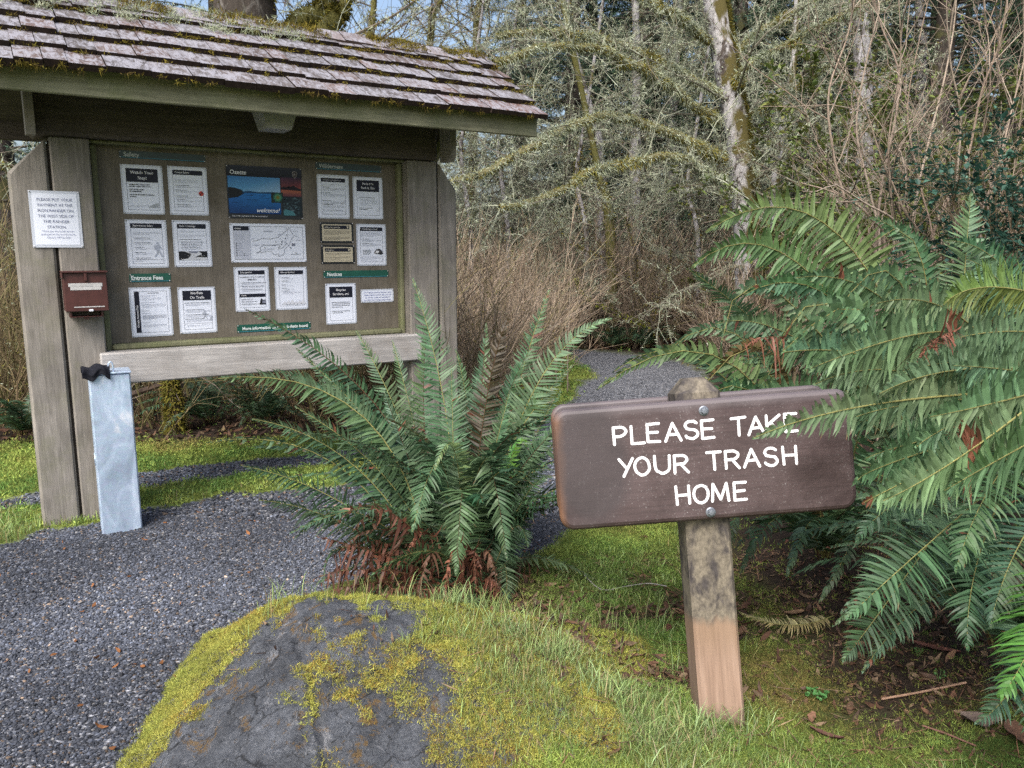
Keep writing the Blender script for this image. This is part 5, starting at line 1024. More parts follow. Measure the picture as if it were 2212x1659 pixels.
for q, (a, m_, t, w, ys) in enumerate((((940, 1240), (800, 1190), (690, 1160), .07, (-.1, -.2, -.3)), ((930, 1250), (790, 1230), (680, 1250), .08, (-.12, -.25, -.33)), ((940, 1255), (800, 1260), (720, 1275), .075, (-.12, -.28, -.38)), ((960, 1260), (880, 1265), (810, 1290), .07, (-.15, -.32, -.42)), ((985, 1265), (940, 1270), (860, 1300), .07, (-.15, -.32, -.45)), ((1010, 1265), (1010, 1260), (990, 1300), .07, (-.15, -.3, -.42)), ((1040, 1262), (1060, 1250), (1075, 1290), .07, (-.12, -.22, -.35)), ((960, 1230), (830, 1100), (720, 1140), .06, (-.1, -.3, -.4)), ((1000, 1245), (1020, 1190), (1040, 1240), .06, (-.1, -.2, -.3)))):
    dead(fern1, [at(*p_, YF + y * 1.25 - .08) for p_, y in zip((a, m_, t), ys)], w, 40 + q, col=RUST * (1., .8, .6)[q % 3])
for q, (bx, tx, ty, yt_) in enumerate(((930, 700, 1215, -.30), (920, 690, 1265, -.28), (945, 760, 1150, -.34), (950, 745, 1285, -.36), (970, 850, 1240, -.42), (985, 900, 1290, -.46), (1000, 960, 1285, -.48), (1010, 1030, 1290, -.45), (1030, 1075, 1275, -.42), (960, 880, 1195, -.40), (1005, 1000, 1240, -.44), (940, 735, 1190, -.33))):
    dead(fern1, [at(bx, 1235, YF - .12), at((bx + tx) / 2, min(1235, ty) - 45, YF + yt_ * .7), at(tx, ty, YF + yt_)], .06, 300 + q, 20, (RUST * 1.15, RUST * .8, np.array([.13, .07, .045]))[q % 3])
g_ = np.random.default_rng(77); 
for q in range(44):
    a_ = g_.uniform(0, 2 * math.pi); d_ = np.array([math.cos(a_), math.sin(a_), 0]); r_ = g_.uniform(.08, .40); B_ = cB + d_ * .05 + [0, 0, .05]; T_ = cB + d_ * r_; T_[2] = gz(T_[0], T_[1]) + .015; M_ = (B_ + T_) / 2 + [0, 0, g_.uniform(.02, .08)]; dead(fern1, [B_, M_, T_], .05, 100 + q, 18, (RUST * .8, np.array([.11, .06, .04]), np.array([.17, .085, .055]))[q % 3])

# the ferns on the right
def fern(px, py, label, dz=.05): p = gp(px, py); f_ = empty("sword_fern", (p[0], p[1], gz(p[0], p[1]) + .02)); tag(f_, label, "fern", "ferns crowding behind the wooden sign"); return f_
fA = empty("sword_fern", (1.72, 2.60, .10)); tag(fA, "nearest large fern, its long fronds reaching in front of the sign's right end", "fern", "ferns crowding behind the wooden sign")
fB = empty("sword_fern", (1.42, 3.45, .08)); tag(fB, "broad fern directly behind the sign, low fronds spreading both ways", "fern", "ferns crowding behind the wooden sign")
fC = empty("sword_fern", (2.18, 3.95, .10)); tag(fC, "tall fern with two great fronds arching left above the sign", "fern", "ferns crowding behind the wooden sign")
fD = empty("sword_fern", (2.55, 3.25, .10)); tag(fD, "yellow-green fern at the right edge, above the nearest fern", "fern", "ferns crowding behind the wooden sign")
fE = empty("sword_fern", (3.0, 4.4, .12)); tag(fE, "fern at the right edge below the dark evergreen bush, with one upright frond", "fern", "ferns crowding behind the wooden sign")
def rf(f_, m_, t, w, ym, yt, b=None, **k):
    k['fat'] = k.get('fat', 1.0) * 1.16; w *= 1.10; B = np.array(f_.location) + [0, 0, .04] if b is None else at(b[0], b[1], b[2]); add_frond(f_, B, at(m_[0], m_[1], ym), at(t[0], t[1], yt), w, **k)
# tall arching pair of fC, and the straight one
rf(fC, (1775, 478), (1527, 500), .16, 3.75, 3.45, b=(1960, 760, 3.9), col=G_MID * 1.25 + [.02, .02, -.01], n=64, rach=RACH, side=(-.1, -.28, 1), droop=.35)
rf(fC, (1700, 552), (1494, 578), .145, 3.6, 3.3, b=(1900, 800, 3.85), col=G_MID * 1.1 + [.015, .01, -.01], n=58, rach=RACH, side=(-.1, -.28, 1), droop=.35)
rf(fC, (1625, 690), (1484, 580), .135, 3.4, 3.25, b=(1760, 830, 3.75), col=G_MID * .95, n=56, rach=RACH, side=(.75, -.6, .2), droop=.2, start=.3)
rf(fC, (1720, 665), (1560, 735), .105, 3.4, 3.1, col=G_LIGHT * .9, n=50, side=(-.1, -.28, 1))
rf(fC, (1835, 690), (1660, 810), .10, 3.3, 2.95, col=G_LIGHT * .8, n=50, side=(-.1, -.28, 1))
rf(fC, (1960, 640), (1800, 690), .105, 3.6, 3.2, col=G_MID, n=50, side=(-.1, -.28, 1))
rf(fC, (2000, 600), (1890, 520), .10, 3.9, 3.8, col=G_DARK * 1.5, n=46, side=(-.1, -.25, 1))
# fB: low, both ways, some backlit
rf(fB, (1700, 803), (1530, 822), .095, 3.05, 2.85, col=G_BRN * 1.05, n=50, fold=.6, droop=.1, side=(-.1, -.25, 1), rach=RACH)
rf(fB, (1600, 800), (1292, 840), .10, 3.3, 3.2, col=G_YEL * .55 + G_MID * .5, n=54, side=(-.1, -.25, 1))
rf(fB, (1560, 810), (1330, 800), .085, 3.5, 3.5, col=G_DARK * 1.3, n=40, side=(.1, -.5, .9), fold=.4)
rf(fB, (1640, 770), (1440, 760), .10, 3.4, 3.3, col=G_MID * 1.1, n=50, side=(-.1, -.25, 1))
rf(fB, (1880, 730), (1690, 760), .125, 2.95, 2.65, col=G_LIGHT, n=50, side=(-.1, -.25, 1), droop=.35, fat=1.1)
rf(fB, (1980, 722), (1740, 800), .14, 2.75, 2.45, b=(2100, 730, 2.9), col=G_LIGHT * 1.1, n=44, side=(-.1, -.25, 1), droop=.35, fat=1.15, rust=(.0, .16))
rf(fB, (1660, 880), (1500, 880), .10, 3.2, 3.0, col=G_MID, n=44, side=(-.1, -.25, 1))
rf(fB, (1700, 1110), (1600, 1235), .10, 3.05, 2.9, col=G_DARK, n=44, side=(.7, -.7, .1))
rf(fB, (1760, 1120), (1700, 1240), .10, 3.0, 2.8, col=G_DARK * 1.2, n=44, side=(.8, -.6, .1))
rf(fB, (1850, 1140), (1770, 1300), .085, 2.9, 2.7, col=G_DARK * .9, n=44, side=(.8, -.6, .1), miss=.2)
rf(fB, (1640, 1080), (1570, 1200), .11, 3.2, 3.1, col=G_DARK * .9, n=44, side=(.7, -.7, .1))
radial(fB, 15, (.7, 1.1), (25, 70), .11, [G_DARK, G_MID, G_MID * .8], seed=11, arch=.45)
radial(fC, 13, (.8, 1.2), (30, 75), .11, [G_DARK, G_MID, G_MID * 1.2, G_YEL * .6], seed=12, arch=.4)
# fA: the near one
rf(fA, (1850, 880), (1628, 946), .085, 2.22, 1.98, b=(2120, 850, 2.4), col=G_LIGHT * .95, n=46, side=(-.15, -.2, 1), fat=1.05, miss=.12, rach=RACH * 1.2)
rf(fA, (2050, 1003), (1908, 1082), .125, 2.0, 1.85, b=(2215, 885, 2.15), col=G_LIGHT * 1.25, n=40, side=(-.4, -.35, .85), fat=1.15, droop=.3, rust=(.30, .40), rach=RACH * 1.3)
rf(fA, (1965, 1035), (1866, 1086), .11, 2.05, 1.92, b=(2180, 930, 2.25), col=G_LIGHT * 1.1, n=38, side=(-.4, -.35, .85), fat=1.1, rach=RACH * 1.3, rust=(.9, 1.))
rf(fA, (1900, 1010), (1845, 1045), .08, 2.1, 2.05, b=(2050, 960, 2.3), col=G_MID * 1.1, n=30, side=(-.4, -.35, .85), fat=1.1)
rf(fA, (2080, 905), (1980, 965), .12, 2.1, 1.95, b=(2260, 830, 2.25), col=G_LIGHT * 1.15, n=38, side=(-.4, -.35, .85), fat=1.1, rach=RACH * 1.3)
rf(fA, (1990, 870), (1850, 900), .12, 2.35, 2.2, b=(2180, 860, 2.5), col=G_MID * 1.2, n=40, side=(-.1, -.25, 1), fat=1.1)
rf(fA, (2150, 870), (2010, 900), .13, 2.1, 1.9, b=(2300, 830, 2.3), col=G_LIGHT, n=38, side=(-.25, -.3, .9), fat=1.1)
rf(fA, (2060, 800), (1900, 850), .12, 2.4, 2.2, b=(2240, 800, 2.6), col=G_LIGHT * .85, n=40, side=(-.1, -.25, 1), fold=.6)
rf(fA, (1960, 1215), (1832, 1332), .135, 2.05, 1.95, b=(2130, 1065, 2.3), col=G_MID * .95, n=42, side=(.6, -.5, -.6), fat=1.08, droop=.15, rach=RACH * 1.1)
rf(fA, (1895, 1330), (1822, 1425), .12, 2.15, 2.08, b=(2010, 1170, 2.35), col=G_DARK * 1.1, n=42, side=(.6, -.5, -.6), droop=.15)
rf(fA, (2135, 1060), (2065, 1230), .11, 2.1, 2.0, b=(2220, 960, 2.3), col=G_MID * .9, n=38, side=(.9, -.5, .1), fat=1.1)
rf(fA, (2105, 1240), (2090, 1400), .12, 2.15, 2.05, b=(2160, 1080, 2.35), col=G_DARK, n=40, side=(1, -.2, .0))
rf(fA, (2200, 1180), (2140, 1350), .12, 2.1, 2.0, b=(2300, 1040, 2.3), col=G_DARK * 1.1, n=40, side=(.9, -.4, .1))
rf(fA, (2215, 1420), (2160, 1500), .12, 1.78, 1.74, b=(2330, 1180, 2.0), col=np.array([.075, .17, .035]), n=36, side=(.8, -.6, .3), fat=1.1, rach=RACH * 1.2, label="bright green frond at the bottom right")
rf(fA, (2185, 1490), (2110, 1560), .09, 1.85, 1.82, b=(2290, 1330, 2.0), col=G_DARK * 1.2, n=36, side=(.8, -.6, .2))
rf(fA, (1930, 1090), (1850, 1170), .09, 2.3, 2.25, b=(2080, 1010, 2.5), col=G_DARK * 1.3, n=40, side=(.6, -.4, -.6))
radial(fA, 16, (.7, 1.05), (20, 70), .13, [G_DARK, G_MID * .9, G_MID, G_LIGHT * .7], seed=13, arch=.5, az=(60, 330), fat=1.1)
radial(fA, 7, (.8, 1.1), (35, 65), .13, [G_MID, G_LIGHT * .8], seed=23, arch=.55, az=(150, 300), fat=1.1)
for (m_, t, w, ym, yt, bb, cc) in (((1790, 640), (1600, 640), .11, 3.5, 3.2, (1930, 850, 3.8), G_MID * 1.1), ((1700, 720), (1545, 700), .11, 3.4, 3.1, (1880, 850, 3.7), G_LIGHT * .9), ((1830, 760), (1600, 780), .12, 3.2, 2.9, (1990, 830, 3.4), G_LIGHT * .9), ((1900, 640), (1720, 600), .12, 3.6, 3.3, (2010, 800, 3.9), G_MID), ((1990, 560), (1880, 470), .11, 4.0, 3.9, (2040, 760, 4.0), G_MID * 1.05),
        ((2030, 660), (1880, 660), .12, 3.3, 3.0, (2150, 760, 3.5), G_LIGHT * .85), ((1760, 850), (1610, 850), .11, 2.9, 2.7, (1900, 930, 3.1), G_MID * 1.1), ((1930, 800), (1760, 830), .13, 2.75, 2.5, (2080, 860, 3.0), G_LIGHT), ((2120, 780), (1950, 800), .13, 2.5, 2.3, (2260, 800, 2.7), G_LIGHT * 1.05), ((2180, 640), (2090, 560), .12, 3.1, 3.0, (2230, 800, 3.2), G_MID), ((2150, 560), (2040, 520), .11, 3.9, 3.8, (2230, 680, 4.1), G_DARK * 1.4),
        ((2180, 980), (2040, 1060), .14, 2.0, 1.85, (2330, 900, 2.2), G_MID * 1.15), ((2190, 800), (2060, 790), .13, 2.4, 2.2, (2320, 820, 2.6), G_LIGHT * .9), ((1960, 960), (1870, 990), .11, 2.2, 2.1, (2090, 930, 2.4), G_MID * 1.2)):
    rf(fC if bb[2] > 3.3 else fA, m_, t, w, ym, yt, b=bb, col=cc, n=46, side=(-.1, -.25, 1), droop=.35, fat=1.08, dry=.01)
# fD, fE
rf(fD, (2130, 620), (2040, 655), .13, 2.75, 2.6, b=(2260, 640, 2.9), col=G_YEL, n=46, side=(-.1, -.25, 1), fold=.55, rach=RACH * 1.2)
rf(fD, (2120, 720), (1990, 760), .12, 2.7, 2.5, b=(2260, 720, 2.9), col=G_MID * 1.1, n=44, side=(-.1, -.25, 1))
radial(fD, 15, (.75, 1.1), (25, 70), .12, [G_MID, G_MID * .8, G_YEL * .6, G_LIGHT * .8], seed=14, arch=.45)
rf(fE, (2088, 530), (2098, 418), .14, 3.9, 3.95, b=(2078, 680, 3.8), col=G_MID * 1.2, n=34, side=(1, .1, 0), fat=1.1, droop=.3)
radial(fE, 26, (.8, 1.15), (30, 75), .12, [G_DARK, G_MID, G_MID * .8, G_YEL * .5], seed=15, arch=.45)
dead(fD, [at(2075, 710, 2.6), at(2020, 735, 2.5), at(1985, 775, 2.42)], .10, 61, 20, RUST * 1.3)
dead(fA, [at(2110, 920, 2.1), at(2090, 925, 2.08), at(2050, 945, 2.02)], .05, 62, 14, RUST * 1.4)
dead(fC, [at(1700, 735, 2.95), at(1660, 728, 2.9), at(1600, 745, 2.85)], .06, 63, 16, RUST * 1.2)

# ------------------------------------------------------------------ trees
LICH = np.array([[.34, .38, .28], [.28, .32, .21], [.42, .46, .36], [.24, .27, .17]])
TWP = np.array([[.27, .28, .21], [.20, .19, .15], [.32, .34, .26], [.16, .14, .11]])
MOSSB = np.array([[.16, .15, .03], [.11, .11, .025], [.20, .17, .035], [.13, .10, .03]])
TWG = np.array([[.16, .13, .11], [.11, .09, .075], [.20, .17, .145]])
def lichen_twigs(mb, P, n, L=(.25, .8), sub=4, dens=14, fz=(.02, .06), fw=(.0015, .004), tw=TWG, mat_t=0, mat_l=1, up=.1, r0=.006, g=rng, lt=LICH, spread=1.0):
    """shaggy side twigs with lichen along branches P (T,n,3)"""
    A = spawn(P, n, L, spread, up, 6, .22, .1, 1., g); tubes(mb, A, taper(len(A), 6, np.full(len(A), r0), r0 * .35), 3, mat_t, tw[g.integers(0, len(tw), len(A))])
    B = spawn(A, sub, (L[0] * .35, L[1] * .45), .9, up, 4, .25, .2, 1., g); tubes(mb, B, taper(len(B), 4, np.full(len(B), r0 * .5), r0 * .2), 3, mat_t, tw[g.integers(0, len(tw), len(B))])
    fuzz(mb, A, r0, int(len(A) * dens), fz, fw, .35, lt, mat_l, 1.2, g); fuzz(mb, B, r0 * .4, int(len(B) * dens * .5), fz, fw, .35, lt, mat_l, 1.2, g); return A, B
def pxc(L, Y0, Y1): return np.array([at(x, y, Y0 + (Y1 - Y0) * k / max(len(L) - 1, 1)) for k, (x, y) in enumerate(L)])

# --- the great white-barked alder with arching mossy limbs
ald = empty("alder_tree", tuple(at(1614, 792, 10.7))); tag(ald, "white-barked alder with mossy limbs arching left, standing behind the tall fern", "tree")
AO = np.array(ald.location)
TP = resample(np.array([at(1612, 800, 10.7), at(1616, 640, 10.7), at(1612, 480, 10.7), at(1600, 330, 10.7), at(1570, 150, 10.7), at(1545, 0, 10.7), at(1530, -160, 10.7), at(1500, -700, 11.0)]), 40)
rad_ = np.interp(np.linspace(0, 1, 40), [0, .08, .3, .55, .75, 1], [.24, .175, .170, .158, .15, .05])
mb = MB(); tubes(mb, TP[None] - AO, rad_[None] * (1 + .04 * np.sin(np.arange(40) * 1.7)), 20); mb.build("trunk", M['alder_bark'], ald, smooth=True)
mb = MB(); fuzz(mb, TP[None, :30] - AO, rad_[None, :30], 9000, (.015, .06), (.003, .007), .35, MOSSB * .75, 0, .8, side=(1.3, -.5, 0)); fuzz(mb, TP[None, 3:26] - AO, rad_[None, 3:26], 900, (.02, .06), (.006, .012), .3, LICH, 0, .8); mb.build("trunk_moss", M['moss'], ald)
LIMBS = [([(1556, 264), (1503, 233), (1445, 185), (1390, 149), (1340, 125), (1294, 106), (1222, 98), (1150, 104), (1060, 140)], 10.6, 8.6, .068),
         ([(1566, 346), (1520, 325), (1486, 307), (1414, 274), (1342, 252), (1270, 257), (1198, 291), (1150, 312), (1060, 362), (972, 402)], 10.6, 8.2, .070),
         ([(1576, 410), (1550, 390), (1524, 369), (1481, 345), (1428, 340), (1342, 355), (1260, 374), (1222, 408), (1150, 437), (1080, 452)], 10.6, 8.4, .060),
         ([(1556, 205), (1505, 177), (1465, 155), (1419, 130), (1342, 96), (1270, 79), (1213, 68), (1150, 72), (1070, 78)], 10.6, 9.4, .060),
         ([(1532, 91), (1486, 53), (1443, 24), (1400, 0), (1340, -50)], 10.6, 9.6, .058),
         ([(1590, 190), (1606, 150), (1680, 105), (1750, 72), (1810, 40), (1880, 0)], 10.6, 9.4, .048),
         ([(1600, 250), (1650, 235), (1720, 190), (1800, 140)], 10.8, 10.2, .030), ([(1585, 120), (1650, 60), (1730, 20), (1790, -30)], 10.8, 11.4, .04)]
for q, (L, y0, y1, r) in enumerate(LIMBS):
    P = resample(pxc(L, y0, y1), 36)[None] - AO; P = P + .07 * np.stack([n2(np.arange(36) * 1., np.full(36, 7. * q + 3 * ax), .45, 3, ax + q) for ax in range(3)], -1)[None] * np.linspace(0, 1, 36)[None, :, None] ** .5; R = taper(1, 36, [r * .85], r * .42) * (1 + .18 * n2(np.arange(36) * 1., np.full(36, q * 5.), .8, 3))[None]; mb = MB(); tubes(mb, P, R, 8, 0, (.15, .14, .075))
    Ln = np.linalg.norm(np.diff(P[0], axis=0), axis=1).sum()
    fuzz(mb, P, R, int(3800 * Ln / 3), (.010, .032), (.002, .005), .15, MOSSB * 1.5, 1, .7); fuzz(mb, P, R, int(2600 * Ln / 3), (.02, .07), (.0018, .005), .8, LICH * 1.1, 1, .9)
    for q2 in range(9):
        i0 = int(rng.integers(0, 30)); i1 = i0 + int(rng.integers(3, 7)); fuzz(mb, P[:, i0:i1], R[:, i0:i1] * 1.1, int(rng.integers(150, 520)), (.02, .10), (.002, .006), rng.uniform(.1, 1.3), (MOSSB * 1.5, LICH * 1.1, LICH * .85)[q2 % 3], 1, 1.0)
    lichen_twigs(mb, P, int(16 * Ln / 3) + 4, (.3, 1.05), 5, 30, (.02, .065), (.0018, .0042), tw=TWP, up=.12, r0=.008)
    o = mb.build("limb", [M['twig'], M['lichen']], ald)
# slender lichen sprays through the crown
P = grow(np.repeat(TP[None, 8:24:2], 3, 0).reshape(-1, 3) - AO, nrm(rng.normal(size=(24, 3)) * [1, .8, .25] + [-.1, -.15, .1]), rng.uniform(1.0, 2.8, 24), 8, .14)
mb = MB(); tubes(mb, P, taper(24, 8, np.full(24, .018), .004), 5, 0, (.14, .13, .10)); fuzz(mb, P, .012, 4200, (.025, .07), (.002, .0045), .4, LICH, 1); lichen_twigs(mb, P, 7, (.3, .8), 4, 22, (.02, .065), (.0018, .0042), tw=TWP); mb.build("twigs", [M['twig'], M['lichen']], ald)

def bare_tree(name, label, cat, base, top_pts, r0, bark, seed, nb=14, Lb=(1.2, 3.0), zb=(1.2, 7.), group=None, lich=1.0, moss=.4, up=.25, twig_t=TWG):
    g = np.random.default_rng(seed); root = empty(name, tuple(base)); tag(root, label, cat, group); bo = np.array(base)
    T = resample(np.array(top_pts) - bo, 28); R = taper(1, 28, [r0], r0 * .35); mb = MB(); tubes(mb, T[None], R * (1 + .06 * g.normal(size=(1, 28))), 10); mb.build("trunk", bark, root, smooth=True)
    z = T[:, 2]; idx = np.searchsorted(z, g.uniform(*zb, nb)).clip(1, 26); a = g.uniform(0, 2 * math.pi, nb); d = np.c_[np.cos(a), np.sin(a), g.uniform(-.1, .7, nb)]
    P = grow(T[idx], d, g.uniform(*Lb, nb), 9, .12, -.02 * up, g); mb = MB(); rb = g.uniform(.25, .4, nb) * r0 * .55; tubes(mb, P, taper(nb, 9, rb, .004), 5, 0, twig_t[g.integers(0, len(twig_t), nb)])
    fuzz(mb, T[None], R, int(1500 * moss), (.02, .06), (.006, .012), .3, MOSSB, 1, .8, g); fuzz(mb, P, .014, int(nb * 130 * moss), (.02, .06), (.005, .010), .3, MOSSB, 1, .8, g); fuzz(mb, P, .012, int(nb * 120 * lich), (.03, .08), (.005, .010), .5, LICH, 1, .9, g)
    A, B = lichen_twigs(mb, P, 8, (.4, 1.1), 5, 18 * lich + .1, (.025, .07), (.0022, .0055), TWP if lich > .9 else twig_t, 0, 1, up, .006, g)
    mb.build("crown", [M['twig'], M['lichen']], root); return root
GB = "leafless mossy trees in the wood"
def tr(pxs, Y, w, bark, label, seed, **k):
    """trunk through photo points, rooted in the ground"""
    b_ = at(pxs[0][0], pxs[0][1], Y); b_ = np.array([b_[0], Y, gz(b_[0], Y) - .1]); pts = [b_] + [at(x, y, Y) for x, y in pxs[1:]]; e = pts[-1] + (pts[-1] - pts[-2]) / np.linalg.norm(pts[-1] - pts[-2]) * 5
    return bare_tree("bare_tree", label, "tree", b_, pts + [e], w / 2 / 1725 * Y, bark, seed, group=GB, **k)
tr([(1300, 700), (1294, 335), (1268, 220), (1240, 110), (1222, -20)], 13.5, 24, M['pale_bark'], "thin pale-barked tree leaning left, between kiosk roof and big alder", 31, nb=10)
tr([(1372, 690), (1372, 320), (1376, 160), (1372, -20)], 15, 28, M['pale_bark'], "straight slender pale trunk midway between kiosk and big alder", 32, nb=8)
tr([(1668, 640), (1674, 410), (1690, 280), (1716, 120), (1722, -20)], 13, 22, M['alder_bark'], "small white-barked tree just right of the big alder", 33, nb=14, lich=1.2)
tr([(1322, 720), (1318, 500), (1300, 400), (1285, 330)], 12.6, 26, M['moss_bark'], "short mossy brown trunk rising from the brown thicket", 34, nb=12, Lb=(.8, 1.8), zb=(.8, 3.))
tr([(1880, 560), (1862, 110), (1840, 0)], 15, 44, M['pale_bark'], "pale trunk high behind the tan canes", 35, nb=12)
tr([(1975, 560), (1990, 140), (1985, 0)], 17, 30, M['pale_bark'], "thin grey trunk behind the canes, towards the right edge", 36, nb=12)
tr([(535, 600), (530, 20), (528, -30)], 9.0, 150, M['dark_bark'], "thick mossy trunk behind the kiosk roof ridge", 37, nb=12, zb=(2.5, 8), Lb=(1.5, 3.5), moss=1.6)
tr([(640, 700), (620, 150), (700, 20), (760, -60)], 9.5, 62, M['moss_bark'], "shaggy mossy trunk leaning right above the kiosk roof", 38, nb=9, zb=(3, 8), moss=1.6)
tr([(715, 700), (672, 200), (735, 25), (775, -60)], 9.2, 55, M['moss_bark'], "second shaggy trunk leaning right above the kiosk roof", 39, nb=9, zb=(3, 8), moss=2.)
tr([(760, 700), (800, 100), (810, -20)], 14, 20, M['moss_bark'], "thin tree with a web of twigs above the kiosk roof", 40, nb=22, Lb=(1.5, 3.5), zb=(3, 8), lich=.3)
tr([(900, 700), (930, 80), (960, -30)], 15, 20, M['moss_bark'], "thin twiggy tree seen above the right half of the roof", 41, nb=22, Lb=(1.5, 3.6), zb=(3, 9), lich=.3)
tr([(1010, 700), (1030, 80), (1040, -30)], 17, 22, M['moss_bark'], "twiggy tree above the roof's right end", 42, nb=20, Lb=(1.5, 3.6), zb=(3, 9), lich=.6)
tr([(-60, 700), (-40, 400), (20, 100)], 8.5, 50, M['moss_bark'], "mossy tree beyond the left edge of the kiosk", 43, nb=16, zb=(.8, 4), Lb=(.8, 2), moss=1.5)
for q_, (x_, y_, Y_) in enumerate(((1010, 330, 12.), (1090, 300, 13.5), (1260, 380, 12.8), (1500, 400, 13.), (1840, 330, 13))):
    tr([(x_, 690), (x_ + 8, 520), (x_ - 14, y_), (x_ + 10, y_ - 160)], Y_, 13, M['pale_bark'], "thin lichen-grey sapling, %s" % ("first right of the kiosk post", "beneath the roof's end", "below the crossing of the two lowest limbs", "left of the big alder's foot", "behind the leftmost tan canes")[q_], 200 + q_, nb=22, Lb=(.7, 1.9), zb=(.8, 5.), lich=1.25, up=.1)
tr([(1460, 690), (1452, 300), (1462, 80), (1470, -20)], 17, 26, M['pale_bark'], "faint pale trunk far back left of the big alder", 44, nb=12)
tr([(1780, 640), (1770, 300), (1765, 0)], 18, 30, M['pale_bark'], "grey trunk far back right of the big alder", 45, nb=14)

# --- conifers: two patterns, copied
def conifer(seed, H=15, col=(.030, .060, .038)):
    g = np.random.default_rng(seed); root = empty("conifer_tree"); T = np.c_[np.zeros(12), np.zeros(12), np.linspace(-.2, H, 12)]; mb = MB(); tubes(mb, T[None], taper(1, 12, [.26], .03), 10); mb.build("trunk", M['dark_bark'], root, smooth=True)
    nb = 150; z = g.uniform(.9, H * .97, nb); a = g.uniform(0, 2 * math.pi, nb); L = (3.0 * (1 - z / (H * 1.08)) + .5) * g.uniform(.7, 1.15, nb); d = np.c_[np.cos(a), np.sin(a), .25 + 0 * a]
    P = grow(np.c_[0 * z, 0 * z, z], d, L, 7, .06, .09, g); mb = MB(); tubes(mb, P, taper(nb, 7, np.full(nb, .03), .006), 4, 0, (.07, .06, .05))
    A = spawn(P, 13, (.35, .95), .75, -.35, 5, .12, .2, 1., g); tubes(mb, A, taper(len(A), 5, np.full(len(A), .006), .002), 3, 0, (.06, .055, .045)); c = np.array(col)
    fuzz(mb, A, .005, len(A) * 34, (.05, .13), (.004, .010), .6, np.array([c, c * 1.5, c * .7, c * [1.6, 1.5, 1.2], c*2]), 1, .8, g); fuzz(mb, P, .02, nb * 40, (.05, .13), (.004, .009), .4, np.array([c, c * .7]), 1, .8, g); fuzz(mb, P, .02, nb * 9, (.04, .14), (.003, .007), .9, LICH * .6, 1, .8, g)
    mb.build("crown", [M['twig'], M['needle']], root); return root
pro = [conifer(51), conifer(52, 17, (.036, .066, .036))]; used = [False, False]
CL = [(1.2, 16.5), (2.6, 17.0), (4.4, 16.5), (6.2, 17.5), (8.2, 16.0), (10.5, 17.5), (3.4, 20.0), (5.4, 20.2), (2.2, 23), (4.6, 23.5), (.2, 18.6), (7, 24), (9.4, 25), (12, 24), (7.8, 21.0), (10., 22), (1.6, 21.5), (12.5, 21), (8, 27), (11, 27), (14, 26), (17, 28), (-12, 25), (-7, 20), (-10.5, 17), (-14, 20), (-17, 26), (14, 33), (20, 33), (-11, 33), (-18, 34), (24, 30), (-24, 30), (16, 20)]
for q, (x, y) in enumerate(CL):
    k = q % 2; o = pro[k] if not used[k] else copy_tree(pro[k]); used[k] = True; o.location = (x, y, gz(x, y) - .1); o.rotation_euler = (0, 0, q * 2.1); s = (.85 + .3 * ((q * 7) % 5) / 5) * (.55 if y > 20.5 and x < 1 else 1); o.scale = (s, s, s); tag(o, "dark conifer with drooping boughs in the wood behind", "tree", "dark conifers filling the wood behind")

# --- brown bare thicket beyond the path and behind the kiosk
def thicket(name, label, pos, H, seed, stems=16, tw=None, r0=.007, moss=.0, kind="stuff", spread=.35, sub=5):
    g = np.random.default_rng(seed); X, Y = pos; N = len(X); b_ = np.repeat(np.c_[X, Y, gz(X, Y) - .03], stems, 0); b_[:, :2] += g.normal(size=(N * stems, 2)) * .16; Hh = np.repeat(H, stems) * g.uniform(.45, 1.1, N * stems)
    d = nrm(np.c_[g.normal(size=(N * stems, 2)) * spread, np.ones(N * stems)]); P = grow(b_, d, Hh, 6, .11, .035, g); mb = MB(); tw = TWB if tw is None else tw; ti = tw[g.integers(0, len(tw), len(P))] * g.uniform(.7, 1.3, (len(P), 1))
    tubes(mb, P, taper(len(P), 6, r0 * g.uniform(.6, 1.4, len(P)), r0 * .3), 4, 0, ti); A = spawn(P, sub, (.15, .6), .8, .25, 4, .16, .25, 1., g); tubes(mb, A, taper(len(A), 4, np.full(len(A), r0 * .45), r0 * .2), 3, 0, np.repeat(ti, sub, 0) * g.uniform(.8, 1.25, (len(A), 1)))
    B = spawn(A[::2], 2, (.08, .3), .8, .2, 3, .1, .2, 1., g); tubes(mb, B, np.full((len(B), 3), r0 * .25), 3, 0, tw[g.integers(0, len(tw), len(B))])
    if moss: fuzz(mb, P, r0, int(len(P) * moss), (.015, .05), (.003, .008), .3, np.vstack([MOSSB, LICH]), 1, .8, g)
    return tag(mb.build(name, [M['twig'], M['lichen']]), label, "thicket", None, kind)
TWB = np.array([[.21, .16, .115], [.27, .21, .155], [.16, .12, .085], [.24, .19, .145], [.19, .16, .09], [.30, .245, .19]])
def rnd(x0, x1, y0, y1, n, g): return g.uniform(x0, x1, n), g.uniform(y0, y1, n)
g = np.random.default_rng(86); X, Y = rnd(2.75, 3.75, 9.6, 10.4, 12, g); thicket("brush_thicket", "low brown brush hiding the foot of the big alder", (X, Y), 1.2 + .5 * g.uniform(size=12), 87, 18, moss=4)
g = np.random.default_rng(81); X, Y = rnd(-.6, 4.6, 12.5, 15.5, 90, g); thicket("brush_thicket", "mass of bare brown shrub stems beyond the path, between kiosk and alder", (X, Y), 1.3 + .9 * g.uniform(size=90), 82, 18, moss=4)
X, Y = rnd(4.4, 10, 11., 16, 80, g); thicket("brush_thicket", "tangle of bare tan shrubs to the right of the alder, behind the ferns", (X, Y), 1.7 + 1.3 * g.uniform(size=80), 83, 16, moss=3)
